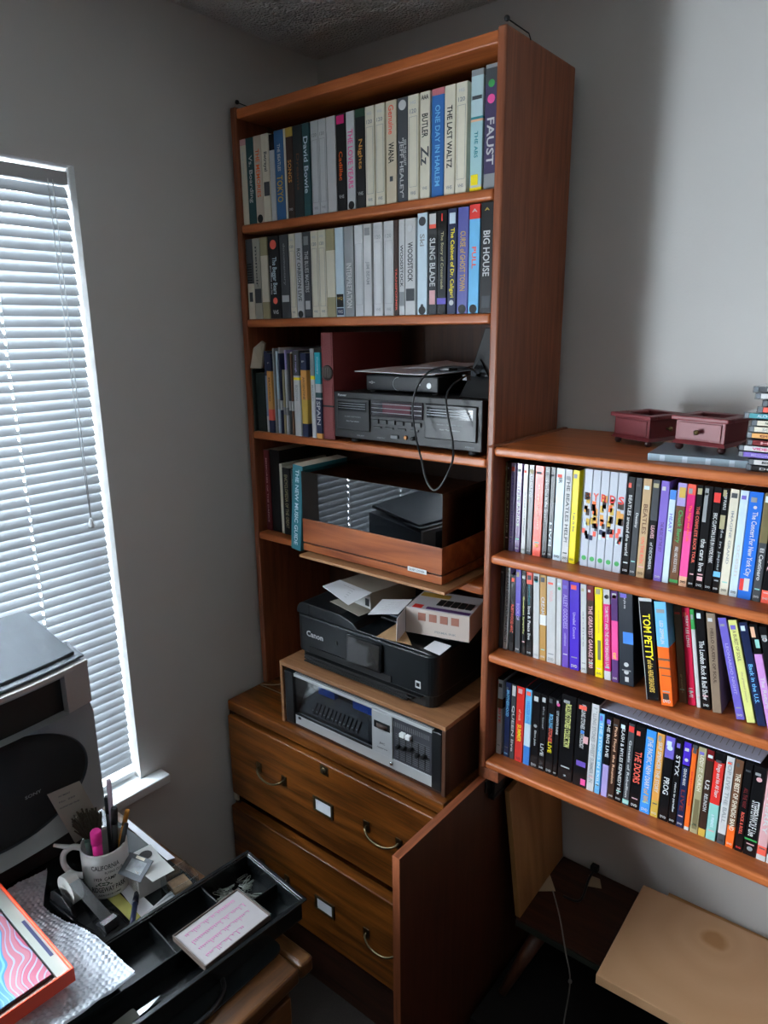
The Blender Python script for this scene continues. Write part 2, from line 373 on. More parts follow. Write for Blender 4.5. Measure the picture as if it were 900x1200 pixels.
# ================================================================== TALL BOOKCASE
TL_, TR_ = -.7470, -.0035            # outer faces
TD, TH, TB = .2838, 2.2581, .7612    # depth, top, foot (on the file cabinet)
Z1, Z2, Z3, Z4 = 1.9967, 1.7745, 1.4910, 1.2160
UT = .0185
bc = Thing('tall_bookcase', 'tall teak bookcase filled with video tapes standing on the file cabinet', 'bookcase', ((TL_+TR_)/2, TD/2, TB))
bc.part('upright', MB().box(TL_, TL_+UT, 0, TD, TB, TH), teak_z, .003)
bc.part('upright', MB().box(TR_-UT, TR_, 0, TD, TB, TH), teak_z, .004)
inn = (TL_+UT, TR_-UT)
bc.part('top_board', MB().box(*inn, .004, TD, TH-.026, TH-.004), teak_x, .003)
for z in (Z1, Z2, Z3, Z4): bc.part('shelf', MB().box(*inn, .0, TD-.008, z-.0195, z), teak_x, .005, 3)
bc.part('back_panel', MB().box(*inn, TD-.007, TD, TB, TH-.026), wood('dark_back_veneer', '#5b3a28', '#412819', 'Z', .5, 60))
# screw eyes and wire that hold the bookcase to the wall
for x, yy, nm in ((-.735, .02, 0), (-.012, .022, 1)):
    mb = MB().tube([(x+.012, yy+.06, TH-.006), (x+.010, yy+.055, TH+.004), (x-.001, yy-.002, TH+.013)], .0012, 6)
    mb.lathe([(0, -.0035), (.0045, -.003), (.0052, 0), (.0045, .003), (0, .0035)], (x-.002, yy-.004, TH+.014), 10, 'Y')
    bc.part('wire_hook', mb, blk_metal)

# ================================================================== LOW SHELF UNIT
LF, LD = -.030, .310
LX0, LX1 = -.0030, 1.000; PT = .0155
LT, L1, L2, L3 = 1.5231, 1.3020, 1.0840, .8300
PB = .8100
lu = Thing('low_shelf_unit', 'low teak shelf unit packed with DVD cases beside the tall bookcase', 'shelf unit', ((LX0+LX1)/2, .14, PB))
lu.part('upright', MB().box(LX0, LX0+PT, LF, LD, PB, LT+.001), teak_z, .004)
lu.part('upright', MB().box(LX1-.0185, LX1, LF, LD, PB, LT+.001), teak_z, .004)
for nm, z in (('top_board', LT), ('shelf', L1), ('shelf', L2), ('shelf', L3)):
    lu.part(nm, MB().box(LX0+PT, LX1-.0185, LF-.001, LD-.006, z-.0185, z), teak_x, .0065, 4)
lu.part('back_panel', MB().box(LX0+PT, LX1-.0185, LD-.006, LD, L3, LT-.0185), wood('dark_back_veneer', '#5b3a28', '#412819', 'Z', .5, 60))
# panel the unit stands on at its bookcase end
pn = Thing('desk_side_panel', 'teak side panel, shade painted into its wood, front edge plain, beside the file cabinet', 'panel', (.0105, 0, 0))
pn.part('board', MB().box(-.0030, .0140, -.3365, .30, 0, PB-.0290), wood('shaded_teak_panel', '#57301f', '#3f2116', 'Z', .45, 60), .0005)  # shade painted in: teak darkened on the board, edge bands keep the plain teak
pn.part('edge_band', MB().box(-.0030, .0140, -.338, -.3366, 0, PB-.0275), teak_z)
pn.part('edge_band', MB().box(-.0030, .0140, -.3365, .30, PB-.0289, PB-.0275), teak_y)
pn.part('hinge', MB().box(.0141, .0295, -.012, .03, .725, .775).tube([(.026, -.018, .735), (.026, .034, .735)], .006, 10).box(.0141, .018, -.03, .05, .748, .7765), blk_metal, .001)
pn.part('support_cleat', MB().box(-.0030, .045, -.026, .30, PB-.0270, PB-.0005), teak_y, .001)
# far support so the unit stands on the floor at its other end
p2 = solo('desk_side_panel', 'teak end panel carrying the far end of the low shelf unit', 'panel', MB().box(LX1-.0185, LX1, LF, .30, 0, PB-.0005), teak_z, (LX1-.009, .13, 0), .0015)

# ================================================================== LATERAL FILE CABINET
cx0, cx1, cyf, ctop = -.7450, -.0260, -.1270, .7605
fc = Thing('file_cabinet', 'golden oak lateral file cabinet with two wide drawers under the bookcase', 'file cabinet', ((cx0+cx1)/2, .09, 0))
fc.part('top', MB().box(cx0, cx1, cyf-.004, .305, ctop-.030, ctop), oak_x, .003)
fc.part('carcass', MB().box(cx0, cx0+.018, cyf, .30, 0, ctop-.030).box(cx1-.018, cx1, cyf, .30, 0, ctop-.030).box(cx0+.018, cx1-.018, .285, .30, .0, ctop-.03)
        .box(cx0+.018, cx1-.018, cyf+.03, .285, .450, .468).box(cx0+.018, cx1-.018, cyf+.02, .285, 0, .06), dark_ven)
holder = mat('antique_brass_holder', '#6a5c44', .4, .9)
for k, (za, zb, out) in enumerate(((.4730, .7190, .012), (.1800, .4370, .020))):
    yf = cyf-out
    d = fc.part('drawer', MB().box(cx0+.004, cx1-.004, yf, cyf+.012, za, zb).box(cx0+.03, cx1-.03, cyf+.012, .24, za+.03, zb-.06), oak_x, .004, 3)
    def dp(n, mb, mt, bev=0): return fc.part(n, mb, mt, bev, parent=d)
    zc = .605 if k == 0 else .302
    for xa, xb in ((-.617, -.520), (-.238, -.141)):
        g = dp('drawer_pull', MB().tube(smooth_path([(xa, yf-.002, zc+.004), (xa+.004, yf-.012, zc), (xa+.022, yf-.019, zc-.009), ((xa+xb)/2, yf-.021, zc-.013), (xb-.022, yf-.019, zc-.009), (xb-.004, yf-.012, zc), (xb, yf-.002, zc+.004)], 4), 0.0030, 8)
               .box(xa-.009, xa+.009, yf-.003, yf-.0002, zc-.012, zc+.017).box(xb-.009, xb+.009, yf-.003, yf-.0002, zc-.012, zc+.017), mat('dark_bronze', '#6b5d47', .3, 1.0), .001)
    zl = .592 if k == 0 else .298
    dp('label_holder', MB().box(-.414, -.346, yf-.003, yf-.0002, zl-.021, zl-.016).box(-.414, -.346, yf-.003, yf-.0002, zl+.016, zl+.021).box(-.414, -.407, yf-.003, yf-.0002, zl-.016, zl+.016).box(-.353, -.346, yf-.003, yf-.0002, zl-.016, zl+.016), holder)
    dp('label_card', MB().box(-.407, -.353, yf-.0012, yf-.0002, zl-.016, zl+.016), paper)
    if k == 0: dp('lock', MB().lathe([(.0001, -.004), (.008, -.0038), (.009, -.0002)], (-.373, yf, .700), 16, 'Y').box(-.386, -.360, yf-.0015, yf-.0002, .688, .713), holder)
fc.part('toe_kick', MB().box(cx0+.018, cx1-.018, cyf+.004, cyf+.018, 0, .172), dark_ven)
fc.part('bumper', MB().box(cx0+.001, cx0+.017, cyf-.006, cyf-.0002, .447, .468), mat('cream_plastic', '#cfc9b4', .5))

# ================================================================== VIDEO TAPES AND DVD CASES
def case_mesh(w, d, h, bands, mk, edge, ch=.0009):
    """slim box, spine at y=0 with chamfered long edges; bands = [(colour, upper fraction)] from the foot up"""
    mb = MB(); zs = [0]+[f*h for _, f in bands]; zs[-1] = h
    prof = [(0, d), (0, ch), (ch, 0), (w-ch, 0), (w, ch), (w, d)]; cols = []
    for c, _ in bands:
        if c not in cols: cols.append(c)
    n = len(prof)
    for i, (c, _) in enumerate(bands):
        vs = [(x, y, zs[i]) for x, y in prof]+[(x, y, zs[i+1]) for x, y in prof]
        mb.add(vs, [(k, k+1, k+1+n, k+n) for k in range(n-1)], cols.index(c))
    e = len(cols)
    mb.add([(x, y, 0) for x, y in prof]+[(x, y, h) for x, y in prof], [tuple(range(n))[::-1], tuple(range(n, 2*n)), (0, n, 2*n-1, n-1)], e)
    return mb, [mk(c) for c in cols]+[edge]
def spine(o, w, h, texts, marks=(), dvd=None):
    for t in texts:
        s, c, a, b = t[:4]; k = t[4] if len(t) > 4 else .55; off = t[5] if len(t) > 5 else 0
        text(o, s, c, (w/2+off*w, -.0003, h*(a+b)/2), abs(b-a)*h, w*k, (0, 0, -1), (1, 0, 0), 'spine_lettering')
    for t in marks:     # upright print: text or patch
        if t[0] == 'disc':
            _, c, zf, r = t
            link('printed_mark', MB().lathe([(.0001, -.0004), (r*w, -.0004), (r*w, .0002)], (w/2, 0, zf*h), 16, 'Y', smooth=False).mesh('printed_mark', ink(c)), o)
        elif t[0] == 'patch':
            _, c, za, zb, xa, xb = t
            link('printed_mark', MB().box(xa*w, xb*w, -.0004, .0004, za*h, zb*h).mesh('printed_mark', ink(c)), o)
        else:
            s, c, zf, wf = t; text(o, s, c, (w/2, -.0005, zf*h), wf*w, wf*w*.5, (1, 0, 0), (0, 0, 1), 'spine_lettering')
    if dvd: text(o, 'DVD', dvd, (w/2, -.0005, h*.045), w*.62, w*.30, (1, 0, 0), (0, 0, 1), 'spine_lettering')
card_e = mat('card_edge', '#8f8c86', .8); dvd_e = mat('dvd_plastic', '#15161a', .3)
def row(kind, where, group, y, z, items, d, h, mk, edge, name, gap=.0006, count='', dv=True, xmin=0.0127, xmax=.97):
    for i, it in enumerate(items):
        u0, u1, bands, texts = it[:4]; opt = it[4] if len(it) > 4 else {}
        hh = opt.get('h', h); yy = y+opt.get('y', 0); dd = opt.get('d', d)
        x0, x1 = xat(u0, yy, z), xat(u1, yy, z)
        x0 = max(x0, xmin+.0008); x1 = min(max(x1, x0+.004), xmax)
        if isinstance(bands, str): bands = [(bands, 1)]
        mb, ms = case_mesh(x1-x0-gap, dd, hh, bands, opt.get('mk', mk), edge); w_ = x1-x0-gap
        lean = 0
        if 'ut' in opt:    # pixel of the leaning top edge
            xt = xat(opt['ut'], yy, z+hh); lean = math.atan2(xt-x0, hh)
        o = link(name, mb.mesh(name, ms)); o.location = (x0, yy, z+.0004+max(0, w_*math.sin(lean))); o.rotation_euler = (0, lean, 0)
        cs = [];
        for c, _ in sorted(((c, f-(bands[j-1][1] if j else 0)) for j, (c, f) in enumerate(bands)), key=lambda q: -q[1]):
            if say(c) not in cs: cs.append(say(c))
        ls = []
        for t in texts:
            q = say(t[1])
            if q not in ls: ls.append(q)
        def mk_lab(nc, wl):
            q = f"{' and '.join(cs[:nc])} {kind}"
            if ls and wl: q += f" with {ls[0]} lettering"
            return q+f", {ordinal(i)} from the {count}, {where}"
        for nc, wl in ((2, 1), (1, 1), (1, 0)):
            lab = mk_lab(nc, wl)
            if len(lab.replace('-', ' ').replace(',', ' ').split()) <= 16: break
        tag(o, lab, opt.get('cat', 'DVD' if dv else 'video tape'), group)
        mks = list(opt.get('marks', ()))
        if dv and not any(q[0] == 'patch' and q[2] > .8 for q in mks):
            rg = random.Random(i*13+int(z*100)); c_ = rg.choice(['lgrey', 'grey', 'dkgrey', 'coral', 'khaki', 'pale', 'violet'])
            za_ = rg.uniform(.89, .93); mks.append(('patch', c_, za_, za_+rg.uniform(.02, .06), .15, rg.uniform(.5, .85)))
            if rg.random() < .6: zb_ = rg.uniform(.09, .16); mks.append(('patch', rg.choice(['grey', 'lgrey', 'dkgrey', 'rose', 'mint']), zb_, zb_+.012, .2, .8))
        spine(o, w_, hh, texts, mks, opt.get('dvd', None))
        if opt.get('notch'):
            link('reel_hole', MB().lathe([(.0001, -.0005), (w_*.36, -.0005), (w_*.36, .0002)], (w_/2, 0, w_*.36), 14, 'Y', smooth=False).mesh('reel_hole', blk_m), o)
        if opt.get('frame'):   # blank-tape print: a ruled writing box
            c = ink('grey'); t_ = .0005; mb = MB()
            for a, b_, c0, c1 in ((.14, .14+.04*w_/w_, 0, 0),): pass
            zl, zh = .13*hh, .80*hh
            mb.box(.14*w_, .14*w_+t_, -.0003, .0002, zl, zh).box(.86*w_-t_, .86*w_, -.0003, .0002, zl, zh).box(.14*w_, .86*w_, -.0003, .0002, zl, zl+t_).box(.14*w_, .86*w_, -.0003, .0002, zh-t_, zh)
            link('writing_frame', mb.mesh('writing_frame', c), o)
BL = lambda c='cream': (c, [], {'frame': 1, 'marks': [('120', 'grey', .86, .62), ('VHS', 'grey', .07, .5), ('E-H', 'lgrey', .94, .5)]})
def blank(u0, u1, c='cream', **k):
    d_ = dict(frame=1, marks=[('120', 'grey', .85, .62), ('HG', 'lgrey', .93, .5), ('VHS', 'grey', .07, .5)]); d_.update(k); return (u0, u1, c, [], d_)
VT1 = [
 (285.1,292.5,[('cream',.93),('rose',1)],[('live tape','lgrey',.85,.6,.3)]),
 (292.5,301.2,'dkteal',[('Vs. Boarding','lgrey',.8,.25,.6)]),
 (301.2,310,[('peach',1)],[('THE MEMORIES','orange',.85,.3,.5)],{'notch':1,'mk':lambda c: mat('card_pinkish','#cfc0ae',.6)}),
 (310,318.4,'cream',[('Betrayal','dkgrey',.80,.58,.55)],{'marks':[('patch','dkgrey',.30,.46,.2,.95)]}),
 (319,324.8,[('white',.82),('black',1)],[('Notes','lgrey',.7,.4,.5)],{'h':.186,'y':.002}),
 (324.8,335.5,'blue',[('THE BEATLES','white',.85,.55,.32),('TOKYO','gold',.50,.2,.62)],{'mk':lambda c: mat('card_blue','#2f5f8f',.5)}),
 (335.5,338,'cream',[],{}),
 (338,346,[('dkbrown',.9),('gold',1)],[('SONGS','amber',.65,.4,.5)],{'marks':[('DVD','white',.1,.5)]}),
 (346,357,'dkteal',[('Dreams','brown',.7,.3,.3)],{'mk':lambda c: mat('card_inky','#1d2528',.5)}),
 (357,365,'dkteal',[('David Bowie','pale',.86,.25,.62)],{}),
 blank(366.7,375.6,'lgrey'), blank(375.6,384.3,'lgrey'),
 (384.7,395,'white',[('tape three','lgrey',.85,.3,.3)],{}),
 (395.6,406.4,'black',[('Cadillac','orange',.62,.32,.4)],{'marks':[('patch','magenta',.90,.985,.1,.9),('VHS','white',.15,.55)]}),
 (407.3,417,'lgrey',[('THE LOVE YEARS','pink',.82,.22,.6)],{'notch':1}),
 (417.7,428.7,[('black',.92),('dkgreen',1)],[('Nights','amber',.7,.4,.5)],{'marks':[('VHS','white',.15,.55)]}),
 blank(429,439.6), blank(440.6,451.4),
 (453,465,'cream',[('Genuine','coral',.96,.68,.5),('WANA','black',.6,.40,.55)],{'marks':[('patch','dkgrey',.22,.27,.35,.65)],'mk':lambda c: mat('card_buff','#cdbfa6',.6)}),
 (466,478,'dkgrey',[('"JEFF HEALEY"','white',.62,.04,.5,-.12),('SEE THE LIGHT','lgrey',.6,.35,.25,.25)],{'marks':[('disc','white',.93,.36)]}),
 blank(478,490.4),
 (492,503.6,'cream',[('BUTLER','black',.80,.58,.6),('Zz','dkgrey',.5,.32,.8)],{'marks':[('AAA','black',.95,.7),('VHS','grey',.1,.5)]}),
 (505.4,519.4,[('blue',.94),('rose',1)],[('ONE DAY IN HARLEM','sky',.85,.1,.42)],{'mk':lambda c: mat('card_wrap_'+c,{'blue':'#3d6fb0'}.get(c,'#c9767e'),.22)}),
 (520,532.4,'cream',[('THE LAST WALTZ','black',.82,.25,.5)],{'marks':[('VHS','grey',.07,.55)]}),
 blank(533.2,546),
 (550,564,[('yellow',.03),('lgrey',.05),('sky',.58),('peach',.60),('teal',.62),('pale',.95),('grey',1)],[('THE ABS','teal',.5,.28,.3)],{'h':.204,'marks':[('patch','yellow',.05,.14,.1,.7),('patch','dkgrey',.76,.79,.1,.9)],'mk':lambda c: mat('clamshell_'+c,{'sky':'#a8ccd0','pale':'#b4ccd0'}.get(c,PAL[c]),.35)}),
 (566,580.5,[('grey',.13),('plum',.85),('dkgrey',.97),('grey',1)],[('FAUST','white',.58,.2,.6)],{'h':.208,'y':.004,'marks':[('disc','pink',.73,.3),('disc','green',.85,.25)],'mk':lambda c: mat('clamshell_f_'+c,{'plum':'#473f5e'}.get(c,PAL[c]),.35)}),
]
row('VHS tape', 'top shelf', 'VHS tapes on the top shelf', .008, Z1, VT1, .105, .190, sleeve, card_e, 'video_tape', count='window', dv=False, xmin=TL_+UT, xmax=TR_-UT-.0006)
VT2 = [
 (286.5,289.2,'cream',[]),
 (289.4,299.6,[('cream',.45),('dkgrey',1)],[('IIIIIIII','black',.70,.45,.7)],{'marks':[('patch','dkgrey',.22,.34,.3,.8)]}),
 (299.9,308.4,'khaki',[('memoir','dkgrey',.9,.4,.3)],{'marks':[('patch','dkgrey',.2,.38,.1,.95)],'mk':lambda c: mat('card_taupe','#a9a698',.6)}),
 (308.6,316.6,[('khaki',.21),('cream',.78),('khaki',1)],[]),
 (317.6,330.4,'black',[('The Beggar Bears','pale',.75,.30,.5),('goodtime stories','white',.65,.3,.2,-.3)],{'marks':[('disc','coral',.90,.28),('disc','coral',.22,.2),('VHS','white',.08,.5)]}),
 (331,341,'dkgrey',[('documentary','grey',.9,.4,.3)],{'marks':[('patch','lgrey',.2,.28,.1,.9)]}),
 blank(341.5,348.6),
 (348.8,357,'lgrey',[('ROY ORBISON LIVE','dkgrey',.82,.2,.5)],{'notch':1}),
 (357.2,366,'dkgrey',[('THE BLUES MASTERS','lgrey',.78,.3,.5)],{'marks':[('patch','lgrey',.1,.2,.2,.8),('patch','grey',.85,.95,.2,.8)]}),
 blank(366.5,375.2), blank(375.2,383.8),
 (384,394,[('khaki',.23),('cream',.76),('khaki',1)],[]),
 (394.4,404.2,'pale',[],{'marks':[('patch','black',.11,.26,.1,.9),('HQ','gold',.21,.6),('patch','navy',.02,.1,.1,.9),('VHS','white',.06,.6)]}),
 (404.8,415.8,'grey',[('INTERPRETATION','white',.6,.1,.55)],{'mk':shrink}),
 (416.7,426.6,'lgrey',[],{'mk':shrink,'frame':1}), (426.8,436.4,'white',[('JIM BEAM','grey',.6,.35,.5)],{'mk':shrink,'marks':[('patch','grey',.88,.96,.2,.8)]}),
 blank(438.4,449.2,'white',mk=shrink), blank(450.4,461.6,'white',mk=shrink),
 (462,467.4,'dkbrown',[('TRANSFORMER','coral',.5,.05,.4)],{}),
 (467.6,474.6,'white',[('WOODSTOCK','black',.74,.3,.5)],{'mk':shrink,'marks':[('patch','grey',.1,.25,.1,.9)]}),
 (474.8,487,'white',[('WOODSTOCK','black',.76,.35,.5)],{'mk':shrink,'marks':[('patch','dkgrey',.15,.28,.1,.9),('disc','lgrey',.9,.25)]}),
 (489,500.4,'pale',[('Ski','grey',.8,.68,.5)],{'mk':shrink,'notch':1,'marks':[('disc','dkgrey',.92,.36),('disc','dkgrey',.09,.15)],'h':.196}),
 (501,512,'black',[('SLING BLADE','white',.75,.28,.6)],{'marks':[('patch','white',.88,.98,.15,.85),('patch','coral',.84,.88,.15,.85),('patch','rose',.1,.24,.2,.8)],'h':.196,'mk':shrink}),
 (512,522.4,'black',[('The Story of Crossroads','khaki',.8,.25,.4)],{'marks':[('patch','red',.90,.97,.44,.56),('patch','violet',.1,.16,0,1)],'h':.196,'notch':1,'mk':shrink}),
 (523.6,534,'navy',[('The Cabinet of Dr. Caligari','yellow',.82,.16,.55)],{'marks':[('patch','pale',.86,.96,.2,.85),('disc','white',.11,.25)],'h':.197}),
 (535,547.6,'purple',[('CURSE of GHOST TOWN','gold',.78,.22,.5)],{'notch':1,'h':.197,'mk':lambda c: mat('card_violet','#55579c',.35)}),
 (548,560.4,[('sky',.87),('red',1)],[('PULL','coral',.62,.42,.4)],{'notch':1,'h':.199,'marks':[('A','white',.945,.5)]}),
 (561.2,575.5,'black',[('BIG HOUSE','white',.75,.34,.55)],{'h':.2,'marks':[('patch','dkgrey',.05,.16,.2,.9),('A','gold',.94,.4)]}),
]
row('VHS tape', 'second shelf', 'VHS tapes on the second shelf', .008, Z2, VT2, .105, .189, sleeve, card_e, 'video_tape', count='window', dv=False, xmin=TL_+UT, xmax=TR_-UT-.0006)
W_ = dict(dvd='white'); Bk = dict(dvd='black')
def D(**k): return k
DV1 = [
 (587.6,590.9,'olive',[]), (591.1,595.2,'dkbrown',[('THE STONES','khaki',.8,.2,.4)]),
 (595.5,601.5,'lav',[('video collection','violet',.9,.1,.4)]), (602.5,608.7,'plum',[('THE BANDS','white',.75,.3,.4)],W_),
 (610,615.3,'lgrey',[('anthology','grey',.7,.2,.4)],Bk), (616.3,622.3,'dkgrey',[('GATHERING','lgrey',.95,.65,.4)],W_),
 (623.3,633.3,'coral',[('stopping sense','peach',.8,.3,.3)],D(marks=[('disc','amber',.12,.2)])),
 (634.2,640.3,'black',[('Hawkins in the Groove','white',.85,.4,.5)],W_), (640.3,646.5,[('dkgrey',.62),('black',1)],[('LIVE','pale',.4,.15,.4)],D(dvd='white',y=.003)),
 (647,656.9,'pale',[('IR','dkgrey',.90,.84,.4)],Bk), (657.3,665.4,'white',[('THE BEATLES HELP!','dkgrey',.92,.22,.5)],Bk), (665.8,673.5,'yellow',[('Let it be','dkgrey',.55,.35,.3)],Bk),
 (727.4,736.2,'black',[('BEATLES around the world','white',.82,.2,.45)],W_), (736.6,744.2,'dkgrey',[('Destiny','white',.65,.5,.5)],W_),
 (744.9,754.8,'tan',[('BEATLES','brown',.75,.45,.5),('ON THE RUN','coral',.42,.15,.4)],Bk), (755.5,764,[('black',.6),('dkgrey',1)],[('LEAVES','rose',.55,.42,.5),('of DECEMBER','lgrey',.38,.1,.4)],{}),
 (765,774.8,'purple',[('THE MUSIC OF THE SKY','plum',.6,.3,.4)],D(dvd='white',mk=lambda c: mat('glossy_wrap_bright_purple','#7d68bd',.22))), (775.3,783,'pale',[('HEART','violet',.75,.55,.5)],D(h=.170,marks=[('patch','blue',.90,1.0,.05,.95)])),
 (783.8,794.2,[('brown',.78),('lav',1)],[('Chuck Berry','green',.74,.42,.6),('HAIL! HAIL! ROCK N ROLL','white',.38,.12,.4)],D(marks=[('patch','gold',.86,.96,.2,.9),('patch','green',.02,.05,0,1)])),
 (794.6,804.6,[('peach',.1),('pink',.55),('magenta',.9),('coral',1)],[('The Night and the Life','orange',.8,.45,.4)],Bk),
 (805,812.5,'black',[('THE COMPLETE ROCK TOUR','coral',.8,.25,.5)],W_), (813.1,823.9,'black',[('the cars live','white',.5,.18,.55)],D(dvd='white',marks=[('patch','grey',.66,.98,.1,.5),('patch','rose',.09,.13,.2,.8)])),
 (824,833.3,'black',[('ERIC CLAPTON LIVE IN HYDE PARK','white',.76,.28,.5)],D(dvd='white',marks=[('patch','red',.86,.95,.1,.9)])), (833.5,841.8,'black',[('DEEP PURPLE','lgrey',.96,.8,.4),('made in japan','grey',.75,.2,.5)],D(dvd='white',marks=[('patch','sky',.16,.21,0,1),('patch','khaki',.62,.75,.1,.8)])),
 (842.4,852.8,'cream',[('IMAGINE GRAND','grey',.8,.3,.3)],Bk), (853.7,863.7,'pale',[('ocean','lgrey',.5,.2,.4)],Bk),
 (863.7,880,[('blue',.06),('blue',.92),('blue',1)],[('The Concert For New York City','white',.82,.22,.5)],D(marks=[('patch','red',.08,.19,.05,.35),('patch','white',.08,.2,.35,.75),('disc','white',.86,.13)],mk=lambda c: mat('glossy_wrap_bright_blue','#2f6fd0',.22))),
 (880.4,890.6,[('dkgrey',.55),('olive',1)],[('El Cantinero','white',.5,.2,.5)],W_), (891,901,[('coral',.12),('black',1)],[('SUPER','rose',.8,.3,.5)],W_),
]
row('DVD case', 'top DVD shelf', 'DVDs on the top shelf of the low unit', .018, L1, DV1, .135, .1840, gloss, dvd_e, 'dvd_case', count='tall bookcase')
# clear slipcase holding five matching discs
ys_ = .014; xa, xb = xat(677.2, ys_, L1), xat(727.2, ys_, L1); clear = seethrough('clear_film', (.93, .94, .95), .06, .07)
bx = Thing('box_set_slipcase', 'clear slipcase holding five white cases that form one picture', 'slipcase', ((xa+xb)/2, ys_+.07, L1+.0002))
mb = MB().box(xa, xa+.0012, ys_, ys_+.138, L1+.0002, L1+.196).box(xb-.0012, xb, ys_, ys_+.138, L1+.0002, L1+.196).box(xa+.0012, xb-.0012, ys_, ys_+.138, L1+.1948, L1+.196).box(xa+.0012, xb-.0012, ys_+.1365, ys_+.138, L1+.0002, L1+.1948)
bx.part('film', mb, clear)
cw = (xb-xa-.0035)/5
for k in range(5):
    x0 = xa+.0018+k*cw; hh = .189
    mb, ms = case_mesh(cw-.0007, .130, hh, [('white', 1)], lambda c: mat('pale_case_wrap', '#b9bec8', .25), mat('white_case_edge', '#cfd2d6', .4))
    o = link('dvd_case', mb.mesh('dvd_case', ms)); o.location = (x0, ys_+.003, L1+.0008)
    tag(o, f"white DVD case with a strip of crowd picture, {ordinal(k)} in the clear slipcase", 'DVD', 'five cases of the clear box set')
    w_ = cw-.0007; mks = [('disc', 'green', .09+.0, .30)]
    rnd = random.Random(k)
    for _ in range(7):
        za = rnd.uniform(.42, .70); xx = rnd.uniform(0, .5); mks.append(('patch', rnd.choice(['amber', 'orange', 'dkbrown', 'gold', 'white']), za, za+.07, xx, xx+.45))
    for _ in range(6):
        za = rnd.uniform(.28, .42); xx = rnd.uniform(0, .6); mks.append(('patch', rnd.choice(['navy', 'dkgrey', 'pale', 'coral']), za, za+.05, xx, xx+.38))
    spine(o, w_, hh, [], mks); 
    if k >= 1: text(o, 'BYRDS'[k], 'red' if k > 1 else 'coral', (w_/2, -.0006, hh*.73), w_*.7, w_*.95, (1, 0, 0), (0, 0, 1), 'spine_lettering')
    else: text(o, 'B', 'black', (w_/2, -.0006, hh*.73), w_*.7, w_*.95, (1, 0, 0), (0, 0, 1), 'spine_lettering')
